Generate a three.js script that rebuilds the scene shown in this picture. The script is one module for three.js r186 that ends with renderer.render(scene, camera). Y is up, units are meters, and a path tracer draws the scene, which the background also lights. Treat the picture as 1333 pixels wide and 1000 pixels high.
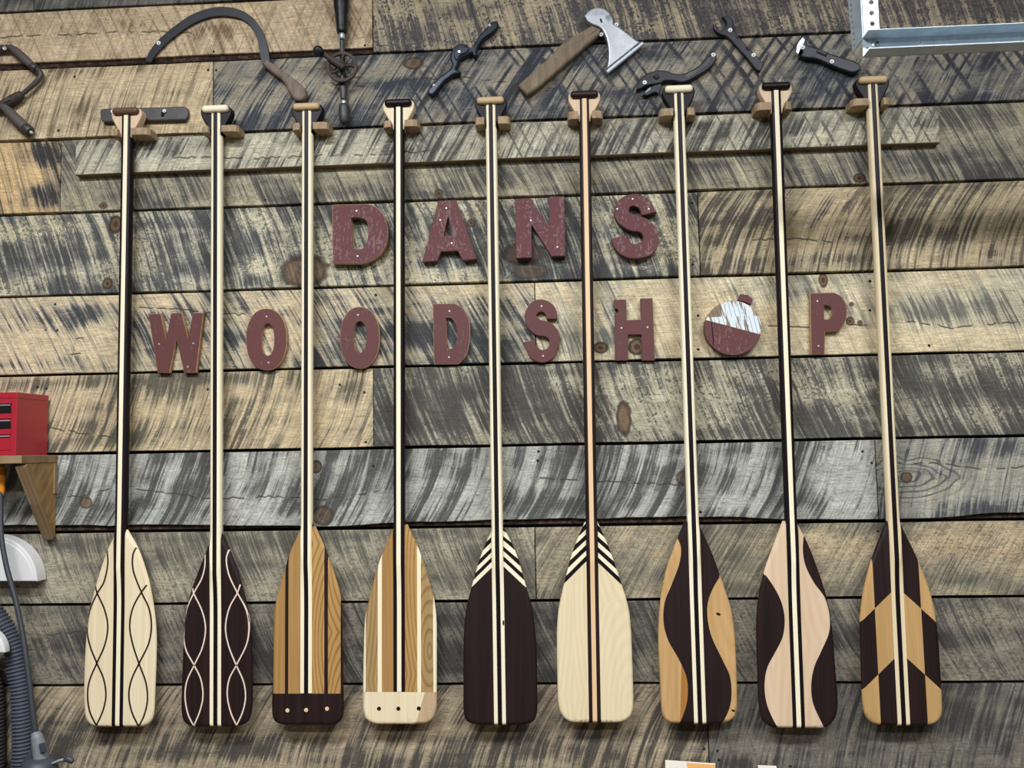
import * as THREE from 'three';
import { mergeGeometries } from 'three/addons/utils/BufferGeometryUtils.js';
import { RoundedBoxGeometry } from 'three/addons/geometries/RoundedBoxGeometry.js';
import { RectAreaLightUniformsLib } from 'three/addons/lights/RectAreaLightUniformsLib.js';

// ---------------------------------------------------------------- camera, light, exposure
const scene = new THREE.Scene();
const FOCAL = 1150, EYE = new THREE.Vector3(0, 1.55, 2.1);
const camera = new THREE.PerspectiveCamera(2 * Math.atan(500 / FOCAL) * 180 / Math.PI, 1333 / 1000, 0.05, 40);
camera.position.copy(EYE);
camera.rotation.set(0.07679, 0.05754, -0.01858, 'YXZ');
camera.updateMatrixWorld(true);
scene.add(camera);
const renderer = new THREE.WebGLRenderer();
renderer.toneMapping = THREE.LinearToneMapping;
renderer.toneMappingExposure = 0.83;
renderer.shadowMap.enabled = true;
scene.background = new THREE.Color(0x0a0a0a);
RectAreaLightUniformsLib.init();
const CEIL = 3.3;
// the shop's ceiling fixtures: x, z, turn, length, width, power
const FIXTURES = [
  [-0.95, 2.0, 0, 1.2, 0.30, 104],
  [1.25, 2.25, 0, 1.2, 0.30, 100],
  [-0.2, 3.7, 0, 1.2, 0.30, 80],
];

// ---------------------------------------------------------------- small helpers
// pixel of the 1333 x 1000 frame -> point on the plane that lies z metres in front of the wall
function P(u, v, z = 0) {
  const d = new THREE.Vector3(u - 666.5, 500 - v, -FOCAL).applyMatrix4(new THREE.Matrix4().extractRotation(camera.matrixWorld));
  const t = (z - EYE.z) / d.z;
  return new THREE.Vector3(EYE.x + d.x * t, EYE.y + d.y * t, z);
}
const PXM = EYE.z / FOCAL;                         // metres per pixel on the wall
function rng(seed) { let a = seed >>> 0; return () => { a = (a + 0x6D2B79F5) >>> 0; let t = Math.imul(a ^ (a >>> 15), 1 | a); t = (t + Math.imul(t ^ (t >>> 7), 61 | t)) ^ t; return ((t ^ (t >>> 14)) >>> 0) / 4294967296; }; }
const TBL = new Float32Array(65536); { const r = rng(77); for (let i = 0; i < 65536; i++) TBL[i] = r(); }
function vn(x, y) {
  const xi = Math.floor(x), yi = Math.floor(y); let fx = x - xi, fy = y - yi;
  fx = fx * fx * (3 - 2 * fx); fy = fy * fy * (3 - 2 * fy);
  const a = xi & 255, b = (xi + 1) & 255, c = (yi & 255) << 8, d = ((yi + 1) & 255) << 8;
  const p = TBL[a | c], q = TBL[b | c], r = TBL[a | d], s = TBL[b | d];
  return p + (q - p) * fx + (r - p + (p - q - r + s) * fx) * fy;
}
const fbm = (x, y) => 0.53 * vn(x, y) + 0.29 * vn(x * 2.1 + 31.7, y * 2.1 + 11.3) + 0.18 * vn(x * 4.3 + 7.7, y * 4.3 + 71.9);
const sst = (a, b, x) => { x = (x - a) / (b - a); x = x < 0 ? 0 : x > 1 ? 1 : x; return x * x * (3 - 2 * x); };
const clamp01 = (x) => (x < 0 ? 0 : x > 1 ? 1 : x);
const used = new Map();
function numbered(name) { const n = used.get(name) || 0; used.set(name, n + 1); return n ? `${name}_${String(n).padStart(3, '0')}` : name; }
function shadowed(o) { o.castShadow = true; o.receiveShadow = true; return o; }
function thing(name, label, category, pos, group) {
  const o = new THREE.Group(); o.name = numbered(name); o.position.copy(pos); scene.add(o);
  o.userData = { label, category }; if (group) o.userData.group = group;
  o.updateMatrixWorld(true);
  return o;
}
// adds a part whose geometry is given in world coordinates
function part(parent, name, geo, mat, label) {
  let off = new THREE.Vector3();
  for (let p = parent; p && p !== scene; p = p.parent) off.add(p.position);
  geo.translate(-off.x, -off.y, -off.z);
  const m = shadowed(new THREE.Mesh(geo, mat)); m.name = name; if (label) m.userData.label = label;
  parent.add(m); return m;
}
// adds a part whose geometry is already in the parent's own coordinates
function own(parent, name, geo, mat, label) {
  const m = shadowed(new THREE.Mesh(geo, mat)); m.name = name; if (label) m.userData.label = label;
  parent.add(m); return m;
}
function tex(w, h, fn, srgb = true) {
  const d = new Uint8Array(w * h * 4); const c = [0, 0, 0];
  for (let j = 0; j < h; j++) for (let i = 0; i < w; i++) { fn(i, j, c); const k = (j * w + i) * 4; d[k] = c[0] < 0 ? 0 : c[0] > 255 ? 255 : c[0]; d[k + 1] = c[1] < 0 ? 0 : c[1] > 255 ? 255 : c[1]; d[k + 2] = c[2] < 0 ? 0 : c[2] > 255 ? 255 : c[2]; d[k + 3] = 255; }
  const t = new THREE.DataTexture(d, w, h); t.magFilter = THREE.LinearFilter; t.minFilter = THREE.LinearFilter;
  t.wrapS = t.wrapT = THREE.RepeatWrapping; if (srgb) t.colorSpace = THREE.SRGBColorSpace; t.needsUpdate = true; return t;
}
const std = (o) => new THREE.MeshStandardMaterial(o);
const mixc = (c, a, b, t) => { c[0] = a[0] + (b[0] - a[0]) * t; c[1] = a[1] + (b[1] - a[1]) * t; c[2] = a[2] + (b[2] - a[2]) * t; };
function planarUV(geo, sx = 1, sy = 1, ox = 0, oy = 0) {
  const p = geo.attributes.position, n = geo.attributes.normal, uv = new Float32Array(p.count * 2);
  for (let i = 0; i < p.count; i++) {
    const ax = Math.abs(n.getX(i)), ay = Math.abs(n.getY(i)), az = Math.abs(n.getZ(i));
    let a, b; if (az >= ax && az >= ay) { a = p.getX(i); b = p.getY(i); } else if (ay >= ax) { a = p.getX(i); b = p.getZ(i); } else { a = p.getZ(i); b = p.getY(i); }
    uv[2 * i] = a * sx + ox; uv[2 * i + 1] = b * sy + oy;
  }
  geo.setAttribute('uv', new THREE.BufferAttribute(uv, 2)); return geo;
}
// outline from points; [x, y, 1] is a corner, [x, y] lies on a smooth curve
function outline(pts, sub = 4) {
  const n = pts.length, out = []; let c0 = pts.findIndex((p) => p[2]);
  const V = (p) => new THREE.Vector3(p[0], p[1], 0);
  if (c0 < 0) { return new THREE.CatmullRomCurve3(pts.map(V), true).getPoints(n * sub).slice(0, -1).map((p) => [p.x, p.y]); }
  const r = [...pts.slice(c0), ...pts.slice(0, c0), pts[c0]]; let run = [r[0]];
  for (let i = 1; i < r.length; i++) {
    run.push(r[i]);
    if (r[i][2]) {
      if (run.length === 2) out.push([run[0][0], run[0][1]]);
      else { const q = new THREE.CatmullRomCurve3(run.map(V), false).getPoints((run.length - 1) * sub); q.pop(); q.forEach((p) => out.push([p.x, p.y])); }
      run = [r[i]];
    }
  }
  return out;
}
const crop = (ox, oy, s) => (pts) => pts.map((p) => [ox + p[0] / s, oy + p[1] / s, p[2]]);
// pixel outlines -> solid between z0 and z1 (outline traced on the front face)
function slab(px, holes, z0, z1, bevel = 0.001, sub = 4, segs = 2) {
  const toV = (l) => outline(l, sub).map(([u, v]) => { const p = P(u, v, z1); return new THREE.Vector2(p.x, p.y); });
  const sh = new THREE.Shape(toV(px)); for (const h of holes || []) sh.holes.push(new THREE.Path(toV(h)));
  const g = new THREE.ExtrudeGeometry(sh, { depth: z1 - z0 - 2 * bevel, bevelEnabled: bevel > 0, bevelThickness: bevel, bevelSize: bevel, bevelOffset: -bevel, bevelSegments: segs, curveSegments: 4 });
  g.translate(0, 0, z0 + bevel); return g;
}
// round bar along a path of world points with a radius at each point
function sweep(points, radii, seg = 40, rad = 14, ripple = null, closed = false) {
  const cv = new THREE.CatmullRomCurve3(points, closed, 'centripetal'); const n = points.length - 1;
  const fr = cv.computeFrenetFrames(seg, closed), pos = [], uv = [], idx = []; const L = cv.getLength();
  for (let i = 0; i <= seg; i++) {
    const t = i / seg, c = cv.getPointAt(t); const tt = cv.getUtoTmapping(t) * n; const k = Math.min(n - 1, Math.floor(tt));
    let r = radii[k] + (radii[k + 1] - radii[k]) * sst(0, 1, tt - k); if (ripple) r += ripple(t * L);
    for (let j = 0; j <= rad; j++) { const a = j / rad * 2 * Math.PI; const N = fr.normals[i], B = fr.binormals[i]; const x = Math.cos(a) * r, y = Math.sin(a) * r; pos.push(c.x + N.x * x + B.x * y, c.y + N.y * x + B.y * y, c.z + N.z * x + B.z * y); uv.push(a / 6.28 * 0.1, t * L); }
  }
  for (let i = 0; i < seg; i++) for (let j = 0; j < rad; j++) { const a = i * (rad + 1) + j, b = a + rad + 1; idx.push(a, a + 1, b, b, a + 1, b + 1); }
  for (const [e, s] of [[0, 1], [seg, -1]]) { const c = cv.getPointAt(e / seg); const k = pos.length / 3; pos.push(c.x, c.y, c.z); uv.push(0, 0); for (let j = 0; j < rad; j++) { const a = e * (rad + 1) + j; s > 0 ? idx.push(k, a + 1, a) : idx.push(k, a, a + 1); } }
  const g = new THREE.BufferGeometry(); g.setAttribute('position', new THREE.Float32BufferAttribute(pos, 3)); g.setAttribute('uv', new THREE.Float32BufferAttribute(uv, 2)); g.setIndex(idx); g.computeVertexNormals(); return g;
}
const sweepPx = (list, z, seg, rad, ripple) => sweep(list.map((p) => P(p[0], p[1], p[3] ?? z)), list.map((p) => p[2] * PXM * (EYE.z - z) / EYE.z), seg, rad, ripple);
function disc(u, v, z, r, depth, mat) { const g = new THREE.CylinderGeometry(r * 0.82, r, depth, 18); g.rotateX(Math.PI / 2); const p = P(u, v, z); g.translate(p.x, p.y, p.z + depth / 2); return g; }
const box = (x0, x1, y0, y1, z0, z1, r = 0.002) => { const g = new RoundedBoxGeometry(x1 - x0, y1 - y0, z1 - z0, 2, Math.min(r, (x1 - x0) / 2.1, (y1 - y0) / 2.1, (z1 - z0) / 2.1)); g.translate((x0 + x1) / 2, (y0 + y1) / 2, (z0 + z1) / 2); return g; };

// ---------------------------------------------------------------- the room
function struct(o, name) { o.name = name; o.userData.kind = 'structure'; scene.add(o); return o; }
const plaster = std({ roughness: 0.95, map: tex(256, 256, (i, j, c) => { const n = 150 + 14 * fbm(i / 9, j / 9); c[0] = n; c[1] = n - 1; c[2] = n - 4; }) });
const panelling = std({ roughness: 0.9, map: tex(256, 256, (i, j, c) => { const n = 84 + 30 * fbm(i / 5, j / 60); c[0] = n + 8; c[1] = n; c[2] = n - 12; }) });
const concrete = std({ roughness: 0.85, map: tex(512, 512, (i, j, c) => { const n = 48 + 24 * fbm(i / 40, j / 40) + 10 * vn(i / 2, j / 2); c[0] = n; c[1] = n - 2; c[2] = n - 6; }) });
const XL = -3.2, XR = 3.2, ZF = 5.2;
const slabBox = (x0, x1, y0, y1, z0, z1) => planarUV(new THREE.BoxGeometry(x1 - x0, y1 - y0, z1 - z0).translate((x0 + x1) / 2, (y0 + y1) / 2, (z0 + z1) / 2), 0.5, 0.5);
struct(shadowed(new THREE.Mesh(slabBox(XL - 0.1, XR + 0.1, -0.1, 0, -0.2, ZF + 0.1), concrete)), 'floor');
struct(shadowed(new THREE.Mesh(slabBox(XL - 0.1, XR + 0.1, CEIL, CEIL + 0.1, -0.2, ZF + 0.1), plaster)), 'ceiling');
struct(shadowed(new THREE.Mesh(slabBox(XL - 0.1, XL, 0, CEIL, -0.2, ZF), panelling)), 'wall_left');
struct(shadowed(new THREE.Mesh(slabBox(XR, XR + 0.1, 0, CEIL, -0.2, ZF), panelling)), 'wall_right');
struct(shadowed(new THREE.Mesh(slabBox(XL - 0.1, XR + 0.1, 0, CEIL, ZF, ZF + 0.1), panelling)), 'wall_front');

// ---------------------------------------------------------------- the plank wall
// the seams between the rows of planks as read from the photograph
const SEAM = [[[0, 15], [300, 3]], [[0, 90], [1333, 32]], [[0, 185], [1333, 130]], [[0, 279], [667, 258], [1333, 233]], [[0, 387], [667, 367], [1333, 347]], [[0, 489], [667, 475], [1333, 456]], [[0, 592], [667, 579], [1333, 569]], [[0, 696], [667, 684], [1333, 677]], [[0, 790], [667, 781], [1333, 777]], [[0, 893], [667, 890], [1333, 890]]];
const YS = SEAM.map((l) => l.reduce((a, [u, v]) => a + P(u, v).y, 0) / l.length);
YS.push(YS[9] - 0.206); // the next seam lies under the frame
const JX = (u, v) => P(u, v).x;
const WX0 = -1.42, WX1 = 1.17;
const wallBack = struct(new THREE.Group(), 'wall_back');
const sheath = std({ color: 0x17130f, roughness: 1 });
own(wallBack, 'sheathing', new THREE.BoxGeometry(XR - XL + 0.2, CEIL, 0.08).translate(0, CEIL / 2, -0.07), sheath);

const TAN = [212, 187, 142], PALE = [206, 198, 172], GREY = [150, 147, 132], COOL = [150, 156, 154], DARK = [62, 61, 57], BLUE = [58, 64, 72], BROWN = [104, 88, 66];
const seg = (x0, x1) => [x0, x1];
// one plank: row, x0, x1, style. Positions inside a style are pixels of the photograph.
const PLANKS = [
  { r: 0, x: [WX0, JX(43, 5)], wood: GREY, grey: [95, 92, 86], dark: DARK, w: 0.8, saw: [[1, 0.4, 0.02, 0.5]] },
  { r: 0, x: [JX(43, 5), WX1], wood: [140, 136, 124], grey: [100, 98, 92], dark: DARK, w: 0.8, saw: [[1, 0.4, 0.02, 0.5]] },
  { r: 1, x: [WX0, JX(485, 40)], wood: [206, 182, 146], grey: [172, 157, 130], dark: [112, 90, 64], w: 0.22, amp: 0.6, t: 0.16, saw: [[1, 0.42, 0.012, 0.5], [-1, 0.5, 0.016, 0.6]], lines: [[1, 0.4, 0.03, 0.10, 0.4], [-1, 0.45, 0.034, 0.10, 0.5]], cracks: [[0, 48, 90, 46, 160, 40, 250, 43]], gapB: 8, holes: [[278, 67], [475, 59]], blobs: [[450, 20, 70, 40, 0.5], [380, 30, 60, 30, 0.3]] },
  { r: 1, x: [JX(485, 40), WX1], wood: [176, 160, 128], grey: [140, 130, 112], dark: [58, 56, 60], w: 0.55, t: 0.50, speck: 0.95, saw: [[-1, 0.28, 0.014, 0.8]], holes: [[848, 33]] },
  { r: 2, x: [WX0, JX(277, 130)], wood: [208, 185, 146], grey: [166, 152, 124], dark: [98, 86, 64], w: 0.22, t: 0.16, saw: [[1, 0.32, 0.012, 0.5]], lines: [[1, 0.32, 0.04, 0.09, 0.55]], blobs: [[100, 140, 60, 22, 0.6], [20, 160, 50, 20, 0.4]], holes: [[271, 91], [97, 100], [76, 170]] },
  { r: 2, x: [JX(277, 130), WX1], wood: [162, 150, 126], grey: [120, 120, 114], dark: [46, 49, 55], w: 0.5, amp: 1.1, t: 0.42, sfade: [560, 0.9], saw: [[1, 0.62, 0.016, 0.9]], lines: [[1, 0.66, 0.040, 0.22, 1, 530], [-1, 0.62, 0.036, 0.20, 1, 530]], cracks: [[420, 108, 480, 113, 520, 104, 600, 100, 660, 107]], knots: [[538, 82, 13, 8, 0.8]], holes: [[281, 91]] },
  { r: 3, x: [WX0, JX(78, 230)], wood: [210, 178, 128], grey: [120, 112, 98], dark: [48, 46, 44], w: 0.1, amp: 0.3, t: 0.2, saw: [[-1, 0.3, 0.014, 0.6]], blobs: [[58, 200, 20, 16, 1.2], [66, 255, 22, 18, 1.3], [45, 248, 14, 10, 0.9], [70, 225, 12, 30, 0.8]], lines: [[-1, 0.3, 0.03, 0.08, 0.4]], holes: [[83, 190]] },
  { r: 3, x: [JX(78, 230), WX1], wood: [176, 164, 132], grey: [134, 130, 114], dark: [56, 55, 52], w: 0.55, t: 0.45, speck: 0.35, saw: [[-1, 0.5, 0.010, 0.5]], soft: 0.6, lines: [[-1, 0.5, 0.04, 0.12, -0.5]], knots: [[134, 268, 5, 4, 1], [1119, 232, 7, 6, 1], [571, 252, 5, 6, 1.2]], blobs: [[1300, 200, 160, 30, 0.3], [400, 262, 300, 8, -0.5]], holes: [[97, 276], [345, 260]] },
  { r: 4, x: [WX0, JX(910, 300)], wood: [198, 186, 152], grey: [146, 146, 136], dark: [42, 43, 43], w: 0.5, amp: 0.9, t: 0.42, speck: 0.6, saw: [[-1, 0.36, 0.012, 0.85]], knots: [[150, 292, 9, 12, 1.0], [139, 369, 7, 7, 1.1], [396, 352, 30, 20, 0.75], [613, 290, 5, 5, 1], [680, 330, 26, 14, 0.6], [690, 352, 24, 10, 0.5]], blobs: [[40, 300, 60, 16, -0.7], [60, 340, 60, 16, 0.6], [240, 300, 40, 20, 0.5], [270, 350, 60, 30, 0.3], [860, 300, 60, 40, -0.4], [700, 345, 70, 24, 0.7]], holes: [[901, 264], [902, 344]] },
  { r: 4, x: [JX(910, 300), WX1], wood: [188, 168, 130], grey: [158, 150, 126], dark: [66, 59, 50], w: 0.45, t: 0.40, saw: [[1, 0.45, 0.013, 1.0, 1, 0.42]], lines: [[1, 0.45, 0.022, 0.2, 0.65, 1110, 1400, 0.42]], blobs: [[1080, 295, 60, 30, -0.5], [930, 330, 40, 30, -0.2], [1010, 250, 60, 8, 0.6]], cracks: [[980, 312, 1040, 311, 1090, 316], [1130, 322, 1170, 316, 1192, 309]] },
  { r: 5, x: [WX0, JX(697, 425)], wood: [204, 185, 148], grey: [152, 147, 130], dark: [52, 54, 56], w: 0.36, amp: 1.0, t: 0.32, saw: [[-1, 0.55, 0.012, 0.85]], blobs: [[110, 405, 30, 14, 1.0], [95, 430, 10, 26, 0.5], [130, 445, 24, 26, -1.2], [30, 450, 60, 30, -0.7], [310, 440, 30, 20, 0.6], [590, 430, 90, 45, 1.0], [470, 425, 50, 40, 0.4], [420, 395, 60, 16, -0.2], [370, 450, 40, 20, -0.4]], cracks: [[180, 400, 230, 402, 270, 407, 330, 410], [98, 440, 94, 460, 88, 485]], holes: [[71, 396], [74, 430], [489, 384]] },
  { r: 5, x: [JX(697, 425), WX1], wood: [208, 190, 152], grey: [170, 168, 148], dark: [98, 95, 84], w: 0.2, amp: 0.6, t: 0.10, saw: [[-1, 0.4, 0.014, 0.6]], lines: [[-1, 0.7, 0.04, 0.12, -0.5, 700, 790], [1, 0.5, 0.03, 0.08, -0.45, 700, 800]], blobs: [[730, 430, 40, 40, 0.6], [800, 400, 16, 30, 1.1], [790, 440, 20, 14, 0.5], [920, 430, 90, 30, -0.9], [1050, 450, 70, 14, -0.9], [1040, 370, 60, 18, 0.6], [1250, 390, 120, 24, 0.5], [1200, 400, 60, 14, 0.3], [1250, 445, 120, 12, -0.6]], knots: [[1072, 365, 5, 9, 1.1], [1107, 418, 5, 5, 1.3], [1120, 420, 3, 3, 1.4], [782, 453, 9, 7, 1.2], [829, 452, 10, 10, 1], [1109, 396, 3, 3, 1]], cracks: [[1180, 418, 1240, 427, 1333, 418], [1000, 424, 1060, 426, 1130, 422]], holes: [[909, 411], [909, 455], [1133, 366], [1133, 404], [1210, 450], [704, 466]] },
  { r: 6, x: [WX0, JX(486, 535)], wood: [202, 180, 140], grey: [158, 148, 122], dark: [84, 78, 64], w: 0.2, amp: 0.6, t: 0.24, saw: [[1, 0.35, 0.014, 0.8, -1, 0.6]], lines: [[1, 0.35, 0.045, 0.10, 0.4]], blobs: [[60, 498, 120, 10, 0.9], [240, 492, 90, 12, 0.9], [90, 580, 50, 12, 0.7], [470, 540, 24, 50, 0.5], [330, 500, 80, 16, 0.4]], cracks: [[62, 555, 90, 562, 120, 566, 154, 572]], holes: [[48, 504], [60, 506], [270, 507], [474, 511], [476, 576], [442, 501]] },
  { r: 6, x: [JX(486, 535), WX1], wood: [178, 170, 142], grey: [136, 132, 116], dark: [48, 47, 44], w: 0.55, amp: 0.9, t: 0.50, speck: 0.7, saw: [[-1, 0.38, 0.012, 0.8, -1]], blobs: [[560, 540, 80, 40, 0.35], [650, 500, 40, 24, 0.5], [780, 500, 60, 14, -0.4], [1000, 510, 140, 12, -0.4], [1060, 545, 80, 20, 0.4], [1180, 540, 60, 16, 0.4]], knots: [[812, 545, 9, 22, 0.9]] },
  { r: 7, x: [WX0, JX(1142, 625)], wood: [176, 175, 162], grey: [152, 153, 144], dark: [62, 62, 58], w: 0.45, amp: 0.6, t: 0.52, speck: 0.3, saw: [[1, 0.42, 0.022, 1.5, -1, 0.55]], cracks: [[60, 648, 110, 645, 150, 635, 220, 642, 280, 650, 340, 646, 420, 650, 500, 640], [690, 622, 800, 627, 900, 632]], knots: [[112, 655, 8, 8, 0.8], [411, 608, 8, 8, 0.9], [420, 672, 14, 12, 0.7], [890, 622, 9, 8, 0.6]], blobs: [[40, 640, 70, 50, 0.5], [1085, 610, 30, 30, -1.3], [1090, 650, 40, 24, -0.8], [1060, 640, 20, 30, 0.6]], holes: [[701, 588], [700, 600], [486, 607], [1123, 588], [1135, 603], [912, 667]], wave: [[-200, 8], [0, 8], [150, 7], [300, 5], [430, 1], [480, 3], [540, 6], [700, 7], [890, 7], [960, 6], [1010, 2], [1150, 1]] },
  { r: 7, x: [JX(1142, 625), WX1], wood: [166, 160, 138], grey: [132, 133, 126], dark: [60, 61, 62], w: 0.55, amp: 0.8, t: 0.40, saw: [[1, 0.28, 0.016, 0.8, 1]], rings: [1180, 622, 60, 24], knots: [[1180, 622, 7, 6, 0.9]], cracks: [[1170, 602, 1230, 605, 1280, 612, 1333, 608]], wave: [[1142, 1], [1220, 2], [1262, 7], [1333, 8], [1500, 7]], gapB: 1 },
  { r: 8, x: [WX0, JX(697, 730)], wood: [168, 158, 132], grey: [136, 131, 112], dark: [68, 66, 58], w: 0.55, t: 0.40, saw: [[-1, 0.42, 0.010, 0.25, -1]], speck: 0.5, soft: 1, lines: [[-1, 0.42, 0.05, 0.12, -0.45]] },
  { r: 8, x: [JX(697, 730), WX1], wood: [184, 164, 128], grey: [122, 118, 102], dark: [74, 70, 60], w: 0.6, amp: 0.7, t: 0.36, saw: [[1, 0.6, 0.008, 0.2]], speck: 0.45, soft: 1, blobs: [[1250, 710, 160, 24, -0.7], [1040, 700, 60, 14, -0.6], [1250, 760, 140, 12, 0.3]], lines: [[-1, 0.4, 0.03, 0.10, -0.25]], holes: [[1143, 692]] },
  { r: 9, x: [WX0, WX1], wood: [146, 136, 114], grey: [110, 106, 94], dark: [48, 47, 44], w: 0.55, amp: 0.8, t: 0.42, saw: [[-1, 0.5, 0.012, 0.4, -1]], speck: 0.5, soft: 0.6, blobs: [[60, 840, 90, 50, -0.2], [560, 850, 60, 50, 0.5], [340, 850, 40, 50, 0.4], [1270, 810, 100, 16, -0.3], [1250, 830, 60, 12, 0.5]], cracks: [[30, 825, 70, 827, 105, 821]] },
  { r: 10, x: [WX0, JX(922, 950)], wood: [174, 156, 126], grey: [132, 122, 102], dark: [66, 62, 54], w: 0.45, amp: 0.8, t: 0.44, saw: [[1, 0.5, 0.02, 1.0, 1, 0.5]], blobs: [[80, 910, 60, 20, -0.4], [200, 985, 100, 14, 0.4], [480, 990, 80, 16, 0.5]], holes: [[917, 976]] },
  { r: 10, x: [JX(922, 950), WX1], wood: [132, 124, 106], grey: [106, 102, 92], dark: [56, 54, 52], w: 0.6, amp: 0.7, t: 0.36, saw: [[1, 0.3, 0.016, 0.6]], lines: [[-1, 0.35, 0.03, 0.08, 0.35], [1, 0.6, 0.05, 0.08, 0.3]], blobs: [[1300, 970, 24, 14, 1.0], [1280, 960, 60, 20, 0.5]], holes: [[934, 978], [936, 990], [1029, 998]] },
];
const PPM = 790;
function plankTexture(p, x0, x1, y0, y1, seed) {
  const W = Math.max(8, Math.min(2048, Math.round((x1 - x0) * PPM))), H = Math.round((y1 - y0) * PPM), ym = (y0 + y1) / 2;
  const kx = (x1 - x0) / W, ky = (y1 - y0) / H; const s0 = seed * 13.37, amp = p.amp ?? 0.8, thr = p.t ?? 0.4, speck = p.speck ?? 0, soft = p.soft ?? 0;
  const wp = (l) => (l || []).map((b) => { const q = P(b[0], b[1]); return [q.x, q.y, b[2] * PXM, b[3] * PXM, b[4]]; });
  const blobs = wp(p.blobs), knots = wp(p.knots), rings = p.rings ? wp([[...p.rings, 1]])[0] : null;
  const holes = (p.holes || []).map(([u, v]) => P(u, v));
  const cracks = (p.cracks || []).map((c) => { const l = []; for (let i = 0; i < c.length; i += 2) l.push(P(c[i], c[i + 1])); return l; });
  const arc = (q) => { const [dir, slope, , , bend = 1, R = 1.3] = q; const d = R * slope / Math.sqrt(1 + slope * slope); return { dir, bend, R2: R * R, yc: bend > 0 ? -d : d }; };
  const saws = (p.saw || []).map((q) => ({ ...arc(q), sp: q[2], w: q[3] }));
  const lines = (p.lines || []).map((q) => ({ ...arc([q[0], q[1], 0, 0, 1, q[7] ?? 1.3]), sp: q[2], wd: q[3], w: q[4], u0: q[5] ? P(q[5], 400).x : -9, u1: q[6] ? P(q[6], 400).x : 9 }));
  const fadeX = p.sfade ? P(p.sfade[0], 100).x : null;
  const L = [0, 0, 0];
  const t = tex(W, H, (i, j, c) => {
    const X = x0 + (i + 0.5) * kx, Y = y0 + (j + 0.5) * ky, yy = Y - ym;
    const g = 0.6 * vn(X * 46 + s0, Y * 620 + s0) + 0.4 * vn(X * 130 + s0, Y * 1500);
    const patch = fbm(X * 6 + s0, Y * 19 + s0 * 1.7), mid = vn(X * 28 + s0 * 2, Y * 70);
    let wv = p.w + amp * (patch - 0.5) * 1.5 + 0.28 * (mid - 0.5), stain = 0;
    for (const b of blobs) { const dx = (X - b[0]) / b[2], dy = (Y - b[1]) / b[3], d = dx * dx + dy * dy; if (d < 5) { const k = b[4] * Math.exp(-d * 1.1 * (0.7 + 0.6 * mid)); wv += k * 0.8; if (k > 0) stain += k * 0.5; else stain += k * 0.35; } }
    wv = clamp01(wv);
    const fine = vn(X * 520 + s0, Y * 760 + s0 * 3);
    const jit = (vn(X * 7 + s0, Y * 16 + 3) - 0.5) * 0.005 + (g - 0.5) * 0.0012;
    let S = 0, bright = 0, thin = 0, med = 0;
    for (const w of saws) {
      const e = yy - w.yc, q = Math.sqrt(Math.max(1e-4, w.R2 - e * e)); const s = X + (w.bend > 0 ? w.dir * q : -w.dir * q) + jit;
      S += (0.6 * vn(s / w.sp + s0, Y * 5 + s0) + 0.4 * vn(s / w.sp * 1.9 + s0, Y * 7) - 0.5) * w.w;
      med += vn(s / 0.0045 + s0, Y * 11 + s0) - 0.5; thin += vn(s / 0.0021 + s0, Y * 19) - 0.5; bright = Math.max(bright, sst(0.66, 0.86, vn(s / 0.0034 + s0 * 3, Y * 15)));
    }
    const ns = Math.max(1, saws.length); thin /= ns; med /= ns;
    let calm = 0; if (fadeX !== null) { calm = sst(fadeX - 0.12, fadeX + 0.12, X); S *= 1 - 0.65 * calm; med *= 1 - 0.5 * calm; }
    const streak = S * 0.9 + med * (0.62 - 0.30 * soft) + thin * 0.42;
    const w2 = clamp01(wv + streak * 0.85 + (g - 0.5) * 0.30 - calm * 0.1); mixc(L, p.wood, p.grey, w2);
    const gl = 1 + 0.34 * (g - 0.5) + 0.16 * (mid - 0.5) + 0.22 * (fine - 0.5) - 0.16 * thin; L[0] *= gl; L[1] *= gl; L[2] *= gl;
    const drive = 0.5 + streak * 0.86 + (g - 0.5) * 0.40 + (fine - 0.5) * 0.24 + (patch - 0.5) * 0.85 + (thr - 0.5) * 0.80 + stain * 0.5 + (wv - p.w) * 0.2 - calm * 0.10;
    const tick = sst(0.70, 0.84, vn(X * 60 + s0, Y * 820 + 5)) * (0.22 + 0.5 * wv);
    let st = Math.max(0.55 * sst(0.28, 0.80, drive) + 0.45 * sst(0.52, 0.66, drive), tick * 0.7);
    let extra = 0, pale = 0;
    for (const w of lines) {
      if (X < w.u0 || X > w.u1) continue;
      const e = yy - w.yc, q = Math.sqrt(Math.max(1e-4, w.R2 - e * e)); const s = X + w.dir * q + jit * 0.6;
      const f = s / w.sp + 1.6 * vn(s / w.sp * 0.9 + s0, 1.5), fr = Math.abs(f - Math.floor(f) - 0.5), br = sst(0.30, 0.6, vn(s * 34 + s0, Y * 17 + 8) * 0.6 + g * 0.25 + fine * 0.15);
      const wd = w.wd * (0.6 + 1.1 * vn(Math.floor(f) * 1.7 + s0, 4.4)), k = (1 - sst(wd * 0.35, wd, fr + (fine - 0.5) * 0.05)) * br; if (w.w > 0) extra = Math.max(extra, k * w.w); else pale = Math.max(pale, -k * w.w);
    }
    st = Math.max(st * 0.9, extra * 0.95);
    if (speck) { const m = vn(X * 330 + s0, Y * 420) * 0.55 + vn(X * 150 + s0, Y * 190) * 0.45; st = Math.max(st * (1 - 0.3 * speck), speck * 0.85 * sst(0.48, 0.68, m + (patch - 0.5) * 0.4 + S * 0.9 + thin * 0.25)); }
    mixc(c, L, p.dark, st); const dk = 1 + (0.30 * (fine - 0.5) + 0.25 * (g - 0.5)) * st; c[0] *= dk; c[1] *= dk; c[2] *= dk;
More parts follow.
